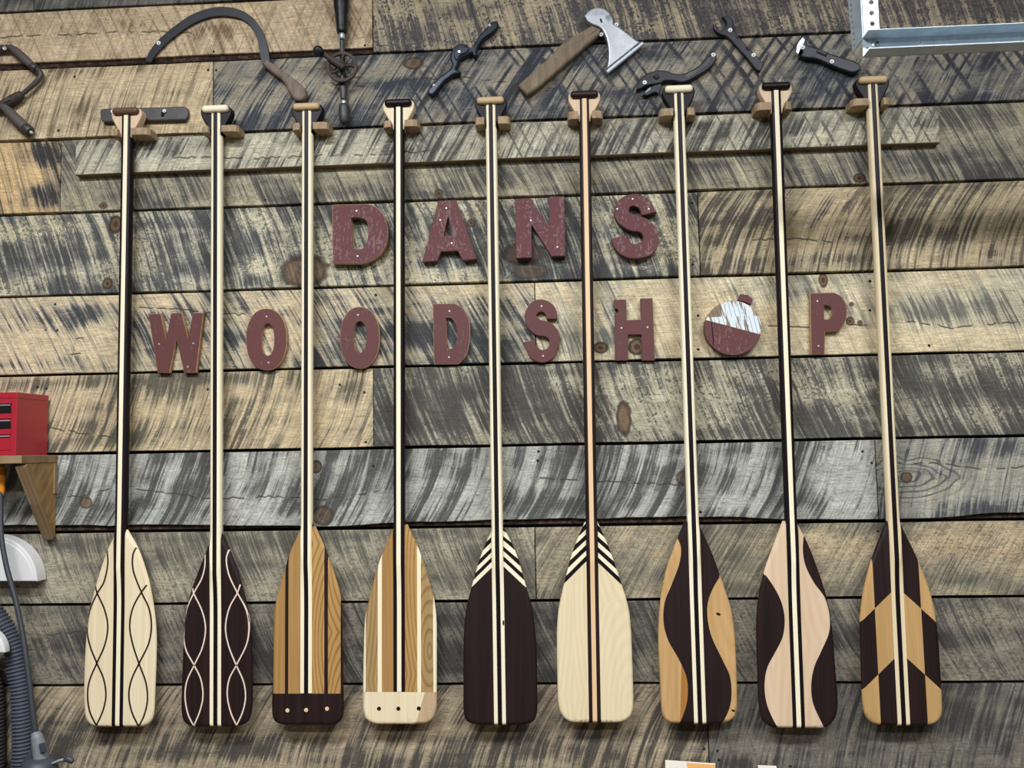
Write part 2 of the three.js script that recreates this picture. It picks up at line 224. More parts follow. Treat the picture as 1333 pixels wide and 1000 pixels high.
    const lift = bright * 0.42 * (0.35 + 0.65 * g) + pale * 0.5; c[0] += (L[0] * 1.10 - c[0]) * lift; c[1] += (L[1] * 1.10 - c[1]) * lift; c[2] += (L[2] * 1.11 - c[2]) * lift;
    if (rings) { const dx = (X - rings[0]) / rings[2], dy = (Y - rings[1]) / rings[3] + 0.25 * (mid - 0.5), d = Math.sqrt(dx * dx + dy * dy); if (d < 1.5) { const k = sst(0.55, 0.9, Math.sin(d * 24 + mid * 4)) * (1 - sst(0.9, 1.5, d)) * 0.65; mixc(c, c.slice(), p.dark, k); } }
    for (const b of knots) {
      const dx = (X - b[0]) / b[2], dy = (Y - b[1]) / b[3], d = Math.sqrt(dx * dx + dy * dy) + (mid - 0.5) * 0.25;
      if (d < 1.4) { const k = 1 - sst(0.85, 1.05, d); const ring = 0.9 + 0.10 * Math.sin(d * 11 + g * 4) + 0.2 * (fine - 0.5); mixc(c, c.slice(), [108 * ring, 80 * ring, 56 * ring], k * Math.min(1, b[4]) * 0.85); const rim = sst(0.72, 0.95, d) * (1 - sst(0.98, 1.22, d)); mixc(c, c.slice(), [46, 36, 30], rim * 0.75 * Math.min(1, b[4])); if (b[4] > 0.95) mixc(c, c.slice(), [50, 36, 28], (1 - sst(0.15, 0.5, d)) * 0.7); }
    }
    for (const l of cracks) for (let k = 0; k + 1 < l.length; k++) {
      if (X < l[k].x || X > l[k + 1].x) { if (!(l[k].x > l[k + 1].x - 0.03 && Math.abs(X - l[k].x) < 0.02)) continue; }
      const f = clamp01((X - l[k].x) / (l[k + 1].x - l[k].x || 1e-4)); const ly = l[k].y + (l[k + 1].y - l[k].y) * f + (vn(X * 90, 2 + s0) - 0.5) * 0.006; const d = Math.abs(Y - ly);
      mixc(c, c.slice(), [52, 44, 36], (1 - sst(0.0004, 0.0022, d)) * 0.85 * sst(0.2, 0.45, vn(X * 60, 7)));
    }
    for (const h of holes) { const dx = X - h.x, dy = Y - h.y; if (dx * dx + dy * dy < 9e-6) { c[0] = 22; c[1] = 20; c[2] = 18; } }
  });
  t.wrapS = t.wrapT = THREE.ClampToEdgeWrapping;
  return t;
}
const pr = rng(5);
function plankSolid(x0, x1, yb, yt, z0, z1, wave, seed) {
  const n = Math.max(2, Math.round((x1 - x0) / 0.045)), top = [], bot = [];
  const dv = (x) => { if (!wave) return 0; const u = 734 + x / PXM; for (let i = 0; i + 1 < wave.length; i++) if (u <= wave[i + 1][0]) { const f = clamp01((u - wave[i][0]) / (wave[i + 1][0] - wave[i][0])); return (wave[i][1] + (wave[i + 1][1] - wave[i][1]) * f) * PXM; } return wave[wave.length - 1][1] * PXM; };
  for (let i = 0; i <= n; i++) { const x = x0 + (x1 - x0) * i / n; top.push(new THREE.Vector2(x, yt - 0.0015 * vn(x * 9 + seed, 1))); bot.push(new THREE.Vector2(x, yb + 0.0015 * vn(x * 9 + seed, 5) + dv(x) * (0.85 + 0.3 * vn(x * 30, seed)))); }
  const sh = new THREE.Shape([...bot, ...top.reverse()]);
  const g = new THREE.ExtrudeGeometry(sh, { depth: z1 - z0 - 0.0012, bevelEnabled: true, bevelThickness: 0.0012, bevelSize: 0.0012, bevelOffset: -0.0012, bevelSegments: 1 });
  g.translate(0, 0, z0); const p = g.attributes.position, uv = g.attributes.uv;
  for (let i = 0; i < p.count; i++) uv.setXY(i, clamp01((p.getX(i) - x0) / (x1 - x0)), clamp01((p.getY(i) - yb) / (yt - yb)));
  return g;
}
YS.unshift(YS[0] + 0.19);                                   // top of row 0
PLANKS.forEach((p, k) => {
  const yt = YS[p.r] - 0.0026, gb = (p.gapB && !p.wave ? p.gapB * PXM : 0.0026), yb = YS[p.r + 1] + gb; const [a, b] = p.x;
  const x0 = a + (a > WX0 ? 0.0011 : 0), x1 = b - (b < WX1 ? 0.0011 : 0);
  const map = plankTexture(p, x0, x1, yb, yt, k + 1);
  own(wallBack, k ? `plank_${String(k).padStart(3, '0')}` : 'plank', plankSolid(x0, x1, yb, yt, -0.024, -0.003 * pr(), p.wave, k), std({ map, bumpMap: map, bumpScale: 0.0016, roughness: 0.9 }));
});
// planks above and below the frame, plain
const plain = std({ roughness: 0.92, map: tex(1024, 128, (i, j, c) => { const g = fbm(i / 14, j / 1.6), s = fbm((i + j * 0.5) / 12, 4.4), k = sst(0.4, 0.65, s + 0.3 * (g - 0.5)); mixc(c, [152, 143, 120], [92, 87, 76], k * 0.7); }) });
let pk = PLANKS.length;
for (let y = YS[11]; y > 0.02; y -= 0.188) own(wallBack, `plank_${String(pk++).padStart(3, '0')}`, plankSolid(XL, XR, Math.max(0, y - 0.186), y - 0.002, -0.024, -0.002, null, pk), plain);
for (let y = YS[0]; y < CEIL - 0.01; y += 0.188) own(wallBack, `plank_${String(pk++).padStart(3, '0')}`, plankSolid(XL, XR, y + 0.002, Math.min(CEIL, y + 0.188), -0.024, -0.002, null, pk), plain);
for (let i = 0; i + 1 < YS.length; i++) for (const [a, b] of [[XL, WX0 - 0.003], [WX1 + 0.003, XR]]) own(wallBack, `plank_${String(pk++).padStart(3, '0')}`, plankSolid(a, b, YS[i + 1] + 0.002, YS[i] - 0.002, -0.024, -0.002, null, pk), plain);
// the rough bark edges that show in the two wide gaps
const bark = std({ roughness: 1, map: tex(1024, 32, (i, j, c) => { const n = fbm(i / 10, j / 5); mixc(c, [34, 26, 21], [92, 66, 46], sst(0.35, 0.8, n)); }) });
const strip = (x0, x1, y0, y1, z) => planarUV(box(x0, x1, y0, y1, z - 0.01, z, 0.003), 1.2, 20);
own(wallBack, 'bark_edge', strip(WX0, JX(485, 40), YS[2] + 0.003, YS[2] + 0.019, -0.009), bark);
own(wallBack, 'bark_edge_001', strip(WX0, WX1, YS[8] + 0.003, YS[8] + 0.019, -0.011), bark);

// the board on which the hangers sit
const ledgerStyle = { wood: [190, 183, 156], grey: [160, 157, 142], dark: [56, 55, 50], w: 0.5, amp: 0.8, t: 0.42, speck: 0.2, saw: [[1, 0.5, 0.018, 1.0, 1]], lines: [[1, 0.5, 0.04, 0.13, 0.6, 520], [-1, 0.5, 0.036, 0.10, 0.7, 540]], blobs: [[1130, 182, 130, 6, -2.4], [240, 215, 60, 8, -0.5], [700, 180, 120, 14, -0.2]], cracks: [[230, 208, 330, 210, 420, 206, 480, 205, 560, 200]] };
{
  const a = P(98, 206, 0.02), b = P(1223, 164, 0.02), yt = (P(98, 183, 0.02).y + P(1223, 137, 0.02).y) / 2, yb = (P(98, 228, 0.02).y + P(1223, 186, 0.02).y) / 2;
  const map = plankTexture(ledgerStyle, a.x, b.x, yb, yt, 40);
  const edge = std({ roughness: 0.9, map: tex(512, 16, (i, j, c) => { const n = fbm(i / 12, j / 2); mixc(c, [150, 126, 92], [112, 92, 66], n); }) });
  const t = thing('hanger_board', 'long weathered board with sawn diagonal marks carrying the row of paddle hangers', 'board', new THREE.Vector3((a.x + b.x) / 2, yb, 0));
  const g = plankSolid(a.x, b.x, yb, yt, 0, 0.02, null, 3); part(t, 'board_face', g, [std({ map, bumpMap: map, bumpScale: 0.0016, roughness: 0.9 }), edge]);
}


// ---------------------------------------------------------------- woods of the paddles (0.25 m x 1.6 m, grain along v)
function woodTex(light, dark, o = {}) {
  const { fine = 260, con = 0.5, cath = 0, k = 60, sd = 1, sharp = 0, flame = 0 } = o;
  return tex(256, 1024, (i, j, c) => {
    const X = i / 256 * 0.25, Y = j / 1024 * 1.6, w = 0.012 * fbm(X * 20 + sd, Y * 3 + sd);
    let n = 0.55 * vn((X + w) * fine + sd * 7, Y * 2.5) + 0.45 * vn((X + w * 0.4) * fine * 3.4, Y * 9 + sd);
    if (cath) { const d = Math.sqrt(Math.pow((X - 0.125) * 1.0, 2) + Math.pow(((Y * 2.2) % 1 - 0.5) * 0.13, 2)) + w * 0.6; const f = d * k - Math.floor(d * k); const ring = sharp ? sst(0.5, 0.95, f) * (1 - sst(0.97, 1, f)) : 0.5 + 0.5 * Math.sin(d * k * 6.28); n = n * (1 - cath) + ring * cath; }
    if (flame) n += flame * (vn(X * 30 + sd, Y * 55) - 0.5);
    mixc(c, light, dark, clamp01(con * n + 0.12 * (fbm(X * 12 + sd, Y * 6) - 0.5)));
  });
}
const varn = (map, o = {}) => new THREE.MeshPhysicalMaterial({ map, roughness: 0.5, specularIntensity: 0.55, clearcoat: 0.06, clearcoatRoughness: 0.3, ...o });
const WOOD = {
  maple: varn(woodTex([240, 226, 190], [204, 174, 124], { con: 0.45, fine: 120, sd: 2 })),
  birch: varn(woodTex([236, 221, 182], [204, 174, 126], { con: 0.38, fine: 90, cath: 0.45, k: 90, sd: 5 })),
  pink: varn(woodTex([228, 202, 168], [196, 160, 122], { con: 0.45, fine: 80, cath: 0.4, k: 60, sd: 8 })),
  cream: varn(woodTex([250, 240, 208], [228, 202, 150], { con: 0.3, fine: 160, sd: 11 })),
  peach: varn(woodTex([240, 208, 162], [214, 160, 112], { con: 0.4, fine: 200, sd: 12 })),
  walnut: varn(woodTex([48, 29, 27], [24, 14, 13], { con: 0.9, fine: 170, sd: 3 })),
  ebony: varn(woodTex([28, 18, 21], [15, 9, 12], { con: 0.9, fine: 200, sd: 4 }), { specularIntensity: 0.35 }),
  brown: varn(woodTex([116, 84, 66], [74, 50, 38], { con: 0.8, fine: 160, sd: 14 })),
  cedar: varn(woodTex([190, 150, 92], [140, 100, 54], { con: 0.7, fine: 150, sd: 6 })),
  cedarFlame: varn(woodTex([192, 152, 92], [130, 88, 44], { con: 0.85, fine: 150, cath: 0.7, k: 120, sharp: 1, sd: 16 })),
  cedarGrey: varn(woodTex([184, 150, 98], [116, 90, 56], { con: 0.8, fine: 130, cath: 0.6, k: 110, sharp: 1, sd: 21 })),
  cherry: varn(woodTex([212, 174, 118], [168, 124, 74], { con: 0.6, fine: 110, cath: 0.25, k: 60, sd: 9 })),
  cedarDark: varn(woodTex([186, 134, 70], [146, 96, 46], { con: 0.6, fine: 120, sd: 33 })),
  sap: varn(woodTex([206, 178, 142], [172, 140, 106], { con: 0.6, fine: 100, sd: 35 })),
  alder: varn(woodTex([204, 166, 110], [160, 120, 70], { con: 0.6, fine: 120, sd: 19 })),
  tan: varn(woodTex([212, 184, 140], [172, 140, 98], { con: 0.6, fine: 140, sd: 23 })),
};
const ZC = 0.046;
// clip a polygon by the half plane  nx * x + ny * y <= c
function clipHalf(poly, nx, ny, c) {
  const out = []; const n = poly.length;
  for (let i = 0; i < n; i++) { const a = poly[i], b = poly[(i + 1) % n], da = nx * a[0] + ny * a[1] - c, db = nx * b[0] + ny * b[1] - c; if (da <= 0) out.push(a); if ((da < 0 && db > 0) || (da > 0 && db < 0)) { const t = da / (da - db); out.push([a[0] + (b[0] - a[0]) * t, a[1] + (b[1] - a[1]) * t]); } }
  return out;
}
function hull(pts) {
  const p = pts.slice().sort((a, b) => a[0] - b[0] || a[1] - b[1]); const cr = (o, a, b) => (a[0] - o[0]) * (b[1] - o[1]) - (a[1] - o[1]) * (b[0] - o[0]);
  const half = (l) => { const h = []; for (const q of l) { while (h.length > 1 && cr(h[h.length - 2], h[h.length - 1], q) <= 1e-9) h.pop(); h.push(q); } h.pop(); return h; };
  return [...half(p), ...half(p.reverse())];      // counter-clockwise
}
function makePaddle(d) {
  const top = P(d.top[0], d.top[1], ZC + 0.012), bot = P(d.bot[0], d.bot[1], ZC + 0.006);
  const ang = Math.atan2(-(top.x - bot.x), top.y - bot.y), ca = Math.cos(-ang), sa = Math.sin(-ang);
  const t = thing('canoe_paddle', d.label, 'paddle', new THREE.Vector3(bot.x, bot.y, ZC), 'paddles hanging in a row on the plank wall'); t.rotation.z = ang;
  const L = (u, v, z = ZC + 0.006) => { const p = P(u, v, z), x = p.x - bot.x, y = p.y - bot.y; return [x * ca - y * sa, x * sa + y * ca]; };
  const C = (l) => l.map(([x, y]) => L(d.o[0] + x / d.s, d.o[1] + y / d.s));
  // outline of the blade
  const sm = (l) => new THREE.CatmullRomCurve3(l.map(([x, y]) => new THREE.Vector3(x, y, 0)), false, 'centripetal').getPoints(l.length * 4).map((p) => [p.x, p.y]);
  const lf = sm(C(d.left)), rt = sm(C(d.right));
  const out = hull([...lf, ...rt, [0, 0], [-0.02, 0.0002], [0.02, 0.0002]]);
  const yTop = Math.max(lf[0][1], rt[0][1]), yLow = Math.min(lf[0][1], rt[0][1]);
  const edges = []; for (let i = 0; i < out.length; i++) { const a = out[i], b = out[(i + 1) % out.length], l = Math.hypot(b[0] - a[0], b[1] - a[1]); if (l < 1e-6) continue; const n = [-(b[1] - a[1]) / l, (b[0] - a[0]) / l]; if (a[1] > yLow - 0.004 && b[1] > yLow - 0.004) continue; edges.push([n[0], n[1], n[0] * a[0] + n[1] * a[1]]); }
  const dist = (x, y) => { let m = 1; for (const e of edges) { const q = e[0] * x + e[1] * y - e[2]; if (q < m) m = q; } return m; };
  const A = 0.0134, B = 0.0128, T = 0.0056, R = 0.008;
  const H = (x, y) => {
    const e = dist(x, y), q = clamp01(e / R); let h = y > yTop + 0.01 ? 0 : T * Math.sqrt(1 - (1 - q) * (1 - q)) * (1 - sst(yTop - 0.004, yTop + 0.008, y));
    const sx = Math.min(1, Math.abs(x) / A); const hs = B * Math.pow(1 - sx * sx * sx, 1 / 3), k = sst(yTop - 0.22, yTop - 0.01, y);
    const sp = hs * k; h = Math.pow(h ** 4 + sp ** 4, 0.25);
    const mound = 0.006 * sst(yTop - 0.2, yTop - 0.02, y) * Math.exp(-Math.pow(x / 0.022, 2)) * q * (y < yTop + 0.01 ? 1 : 0); return Math.max(h, Math.min(h + mound, 0.0128), 0.0003);
  };
  const nrm = (x, y) => { const e = 0.0006, gx = (H(x + e, y) - H(x - e, y)) / (2 * e), gy = (H(x, y + e) - H(x, y - e)) / (2 * e), l = Math.hypot(gx, gy, 1); return [-gx / l, -gy / l, 1 / l]; };
  const ur = rng(Math.round(d.top[0]) + 3);
  // a flat piece of the blade: polygon -> solid that follows the blade's thickness
  const piece = (poly, name, mat, label, lift = 0) => {
    if (poly.length < 3) return null;
    const v2 = poly.map((p) => new THREE.Vector2(p[0], p[1])); if (THREE.ShapeUtils.isClockWise(v2)) { v2.reverse(); }
    const tri = THREE.ShapeUtils.triangulateShape(v2, []); const V = v2.map((p) => [p.x, p.y]); let F = tri.map((f) => f.slice());
    const Lm = 0.0125;
    for (let pass = 0; pass < 9; pass++) {
      const mid = new Map(); let any = false; const G = [];
      const m = (a, b) => { const key = a < b ? a * 100003 + b : b * 100003 + a; if (mid.has(key)) return mid.get(key); const p = V[a], q = V[b]; if (Math.hypot(p[0] - q[0], p[1] - q[1]) < Lm) { mid.set(key, -1); return -1; } V.push([(p[0] + q[0]) / 2, (p[1] + q[1]) / 2]); mid.set(key, V.length - 1); any = true; return V.length - 1; };
      for (const [a, b, c] of F) { const ab = m(a, b), bc = m(b, c), cc = m(c, a); const s = (ab >= 0) + (bc >= 0) * 2 + (cc >= 0) * 4;
        if (s === 0) G.push([a, b, c]); else if (s === 1) G.push([a, ab, c], [ab, b, c]); else if (s === 2) G.push([a, b, bc], [a, bc, c]); else if (s === 4) G.push([a, b, cc], [cc, b, c]);
        else if (s === 3) G.push([ab, b, bc], [a, ab, bc], [a, bc, c]); else if (s === 6) G.push([bc, c, cc], [a, b, bc], [a, bc, cc]); else if (s === 5) G.push([a, ab, cc], [ab, b, c], [ab, c, cc]); else G.push([a, ab, cc], [ab, b, bc], [cc, bc, c], [ab, bc, cc]); }
      F = G; if (!any) break;
    }
    const n = V.length, pos = [], nor = [], uv = [], idx = [], ox = ur() * 0.3, oy = ur() * 0.7;
    const hs = V.map((p) => H(p[0], p[1]) + lift);
    for (const s of [1, -1]) for (let i = 0; i < n; i++) { const p = V[i], q = nrm(p[0], p[1]); pos.push(p[0], p[1], s * hs[i]); nor.push(q[0], q[1], s * q[2]); uv.push(p[0] / 0.25 + ox, p[1] / 1.6 + oy); }
    for (const [a, b, c] of F) { idx.push(a, b, c); idx.push(n + a, n + c, n + b); }
    const cnt = new Map(); for (const f of F) for (let e = 0; e < 3; e++) { const a = f[e], b = f[(e + 1) % 3]; cnt.set(a * 100003 + b, [a, b]); }
    for (const [, [a, b]] of cnt) { if (cnt.has(b * 100003 + a)) continue; const pa = V[a], pb = V[b], l = Math.hypot(pb[0] - pa[0], pb[1] - pa[1]) || 1, nx = (pb[1] - pa[1]) / l, ny = -(pb[0] - pa[0]) / l, k = pos.length / 3; for (const [q, s] of [[a, 1], [b, 1], [a, -1], [b, -1]]) { pos.push(V[q][0], V[q][1], s * hs[q]); nor.push(nx, ny, 0); uv.push(V[q][0] / 0.25 + ox, V[q][1] / 1.6 + oy); } idx.push(k, k + 2, k + 1, k + 1, k + 2, k + 3); }
    const g = new THREE.BufferGeometry(); g.setAttribute('position', new THREE.Float32BufferAttribute(pos, 3)); g.setAttribute('normal', new THREE.Float32BufferAttribute(nor, 3)); g.setAttribute('uv', new THREE.Float32BufferAttribute(uv, 2)); g.setIndex(idx);
    return own(t, name, g, mat, label);
  };
  // the three laminated strips that run from grip to tip
  const W3 = d.mid ?? 0.0050, capTop = L(d.top[0], d.cap, ZC + 0.018)[1], yEnd = d.bandY ? L(d.o[0] + 60, d.o[1] + d.bandY / d.s)[1] : 0;
  const stripMesh = (x0, x1, mat, y0) => {
    const nx = 7, ny = 150, y1 = capTop - 0.008, pos = [], nor = [], uv = [], idx = [], ox = ur(), oy = ur() * 0.05;
    for (const s of [1, -1]) for (let j = 0; j <= ny; j++) for (let i = 0; i <= nx; i++) { const x = x0 + (x1 - x0) * i / nx, f = j / ny, y = y0 + (y1 - y0) * f * f * 0.35 + (y1 - y0) * f * 0.65; const q = nrm(x, y); pos.push(x, y, s * (H(x, y) + 0.0002)); nor.push(q[0], q[1], s * q[2]); uv.push(x / 0.25 + ox, y / 1.6 + oy); }
    const n = (nx + 1) * (ny + 1), at = (i, j, b) => b * n + j * (nx + 1) + i;
    for (let j = 0; j < ny; j++) for (let i = 0; i < nx; i++) { idx.push(at(i, j, 0), at(i + 1, j, 0), at(i, j + 1, 0), at(i + 1, j, 0), at(i + 1, j + 1, 0), at(i, j + 1, 0)); idx.push(at(i, j, 1), at(i, j + 1, 1), at(i + 1, j, 1), at(i + 1, j, 1), at(i, j + 1, 1), at(i + 1, j + 1, 1)); }
    const wall = (l, nx_, ny_) => { for (let q = 0; q + 1 < l.length; q++) { const [a, b] = [l[q], l[q + 1]], k = pos.length / 3; for (const v of [a[0], b[0], a[1], b[1]]) { pos.push(pos[3 * v], pos[3 * v + 1], pos[3 * v + 2]); nor.push(nx_, ny_, 0); uv.push(uv[2 * v], uv[2 * v + 1]); } idx.push(k, k + 1, k + 2, k + 1, k + 3, k + 2); } };
    const col = (i) => Array.from({ length: ny + 1 }, (_, j) => [at(i, j, 0), at(i, j, 1)]), row = (j) => Array.from({ length: nx + 1 }, (_, i) => [at(i, j, 0), at(i, j, 1)]);
    wall(col(0), -1, 0); wall(col(nx), 1, 0); wall(row(0), 0, -1); wall(row(ny), 0, 1);
    const g = new THREE.BufferGeometry(); g.setAttribute('position', new THREE.Float32BufferAttribute(pos, 3)); g.setAttribute('normal', new THREE.Float32BufferAttribute(nor, 3)); g.setAttribute('uv', new THREE.Float32BufferAttribute(uv, 2)); g.setIndex(idx);
    mat.side = THREE.DoubleSide; own(t, 'shaft_strip', g, mat);
  };
  const [so, si] = d.strips;
  stripMesh(-A, -W3, WOOD[so], yEnd + 0.0008); stripMesh(-W3, W3, WOOD[si], yEnd + 0.0008); stripMesh(W3, A, WOOD[so], yEnd + 0.0008);
  // grip
  const gb = new THREE.Shape(outline([[-0.024, 0.0, 1], [-0.033, -0.003], [-0.0378, -0.010], [-0.0375, -0.020], [-0.034, -0.030, 1], [-0.0155, -0.063, 1], [-0.0128, -0.074, 1], [0.0128, -0.074, 1], [0.0155, -0.063, 1], [0.034, -0.030, 1], [0.0375, -0.020], [0.0378, -0.010], [0.033, -0.003], [0.024, 0.0, 1]], 3).map(([x, y]) => new THREE.Vector2(x, capTop + y)));
  const gg = new THREE.ExtrudeGeometry(gb, { depth: 0.020, bevelEnabled: true, bevelThickness: 0.003, bevelSize: 0.003, bevelOffset: -0.003, bevelSegments: 3 }).translate(0, 0, -0.0130);
  { const uv = gg.attributes.uv; for (let i = 0; i < uv.count; i++) uv.setXY(i, uv.getX(i) / 0.25, uv.getY(i) / 1.6); }
  own(t, 'grip_body', gg, WOOD[d.grip[0]]);
  const cg = new RoundedBoxGeometry(0.0650, 0.0175, 0.020, 5, 0.0080).translate(0, capTop - 0.0092, 0.0115); { const uv = cg.attributes.uv; for (let i = 0; i < uv.count; i++) uv.setXY(i, uv.getY(i) * 0.08, uv.getX(i) * 0.04); }
  own(t, 'grip_cap', cg, WOOD[d.grip[1]]);
  // blade
  const bl = clipHalf(out, 1, 0, -A), br = clipHalf(out, -1, 0, -A);
  const ribbon = (pxs, w, mat, name) => {
    const cv = new THREE.CatmullRomCurve3(C(pxs).map(([x, y]) => new THREE.Vector3(x, y, 0)), false, 'centripetal').getPoints(90).filter((p) => dist(p.x, p.y) > 0.0004); const pos = [], idx = [];
    cv.forEach((p, i) => { const a = cv[Math.max(0, i - 1)], b = cv[Math.min(cv.length - 1, i + 1)], l = Math.hypot(b.x - a.x, b.y - a.y) || 1, nx = -(b.y - a.y) / l * w / 2, ny = (b.x - a.x) / l * w / 2; for (const [s, dz] of [[1, -0.002], [1, 0.0008], [-1, 0.0008], [-1, -0.002]]) { const x = p.x + nx * s, y = p.y + ny * s; pos.push(x, y, H(x, y) + dz); } });
    for (let i = 0; i + 1 < cv.length; i++) for (let k = 0; k < 3; k++) { const a = i * 4 + k, b = a + 4; idx.push(a, b, a + 1, a + 1, b, b + 1); }
    const g = new THREE.BufferGeometry(); g.setAttribute('position', new THREE.Float32BufferAttribute(pos, 3)); g.setIndex(idx); const g2 = g.toNonIndexed(); g2.computeVertexNormals(); g2.setAttribute('uv', new THREE.Float32BufferAttribute(new Float32Array(g2.attributes.position.count * 2), 2));
    mat.side = THREE.DoubleSide; own(t, name, g2, mat);
  };
  const line = (p, q) => { const nx = q[1] - p[1], ny = p[0] - q[0]; return [nx, ny, nx * p[0] + ny * p[1]]; };   // keeps the left-hand side of p -> q
  d.build({ t, L, C, H, A, W3, bl, br, out, piece, ribbon, line, clipHalf, sm, own: (n, g, m, l) => own(t, n, g, m, l) });
  return { t, capTop };
}
const inlayDark = varn(tex(4, 4, (i, j, c) => { c[0] = 40; c[1] = 25; c[2] = 23; })), inlayLight = varn(tex(4, 4, (i, j, c) => { c[0] = 236; c[1] = 214; c[2] = 190; }));
const halves = (m) => (k) => { k.piece(k.bl, 'blade_panel', WOOD[m]); k.piece(k.br, 'blade_panel', WOOD[m]); };
// vertical bands between crop columns, ending at the foot band
function bands(k, list, bandY, foot, o, s, split) {
  const yb = k.L(o[0] + 60, o[1] + bandY / s)[1];
  for (const [x0, x1, m, name] of list) {
    const a = k.L(o[0] + x0 / s, o[1] + bandY / s)[0], b = k.L(o[0] + x1 / s, o[1] + bandY / s)[0]; const inL = (a + b) / 2 < 0; let poly = inL ? k.bl : k.br;
    poly = k.clipHalf(k.clipHalf(k.clipHalf(poly, -1, 0, -(x0 < 0 ? -9 : a)), 1, 0, x1 > 999 ? 9 : b), 0, -1, -yb);
    k.piece(poly, name || 'blade_panel', WOOD[m]);
  }
  const band = k.clipHalf(k.out, 0, 1, yb);
  if (!split) { k.piece(band, 'tip_band', WOOD[foot]); return; }
  const ln = k.line(k.L(o[0] + split[0] / s, o[1] + split[1] / s), k.L(o[0] + split[2] / s, o[1] + split[3] / s));
  k.piece(k.clipHalf(band, -ln[0], -ln[1], -ln[2]), 'tip_band', WOOD[foot]); k.piece(k.clipHalf(band, ...ln), 'tip_heartwood', WOOD.sap, 'browner heartwood of the tip band');
}
function dowels(k, list, mat, o, s) { for (const [x, y] of list) { const [a, b] = k.L(o[0] + x / s, o[1] + y / s); const g = new THREE.CylinderGeometry(0.0046, 0.0046, 0.0008, 20).rotateX(Math.PI / 2).translate(a, b, k.H(a, b) + 0.0001); k.own('dowel', g, mat); } }
// chevrons: distances down the strip edge, crop units
function chevrons(k, o, s, left, right, main, tones) {
  for (const [side, q] of [[-1, left], [1, right]]) {
    const half = side < 0 ? k.bl : k.br; let prev = null;
    q.lines.forEach(([ix, iy, ex, ey], i) => {
      const p = k.L(o[0] + ix / s, o[1] + iy / s), e = k.L(o[0] + ex / s, o[1] + ey / s); const ln = side < 0 ? k.line(p, e) : k.line(e, p); // half plane above the line
      const up = [-ln[0], -ln[1], -ln[2]]; let poly = k.clipHalf(half, ...up); if (prev) poly = k.clipHalf(poly, -prev[0], -prev[1], -prev[2]);
      k.piece(poly, i % 2 === tones[2] ? 'light_chevron' : 'dark_chevron', WOOD[tones[i % 2]]); prev = up;
    });
    k.piece(k.clipHalf(half, -prev[0], -prev[1], -prev[2]), 'blade_panel', WOOD[main]);
  }
}
function waves(k, o, s, lc, rc, outer, inner, lineMat, split) {
  for (const [side, c, half] of [[-1, lc, k.bl], [1, rc, k.br]]) {
    const cv = k.sm(c.map(([x, y]) => k.L(o[0] + x / s, o[1] + y / s))); const a = cv[0], z = cv[cv.length - 1];
    const far = side * 0.25; let po = [...cv, [z[0] + side * 0.004, z[1] - 0.05], [far, z[1] - 0.05], [far, a[1] + 0.02 * 0], [a[0] + side * 0.02, a[1] + 0.012]];
    let pi = [...cv, [z[0], z[1] - 0.05], [side * k.A, z[1] - 0.05], [side * k.A, a[1] + 0.4], [a[0] + side * 0.02, a[1] + 0.4], [a[0] + side * 0.02, a[1] + 0.012]];
    const clipOut = (poly) => { let q = poly; for (let i = 0; i < k.out.length; i++) { const p = k.out[i], r = k.out[(i + 1) % k.out.length]; const nx = r[1] - p[1], ny = p[0] - r[0]; q = k.clipHalf(q, nx, ny, nx * p[0] + ny * p[1]); } return k.clipHalf(q, -side, 0, -k.A); };
    const po2 = clipOut(po), pi2 = clipOut(pi);
    if (split && side < 0) { const ln = k.line(k.L(o[0] + split[0] / s, o[1] + split[1] / s), k.L(o[0] + split[2] / s, o[1] + split[3] / s)), op = [-ln[0], -ln[1], -ln[2]]; k.piece(k.clipHalf(po2, ...op), 'outer_wave', WOOD[outer]); k.piece(k.clipHalf(po2, ...ln), 'heartwood_streak', WOOD.cedarDark, 'browner streak of heartwood'); } else k.piece(po2, 'outer_wave', WOOD[outer]); k.piece(pi2, 'inner_wave', WOOD[inner]);
    k.ribbon(c, 0.0026, lineMat, 'wave_line');
  }
}
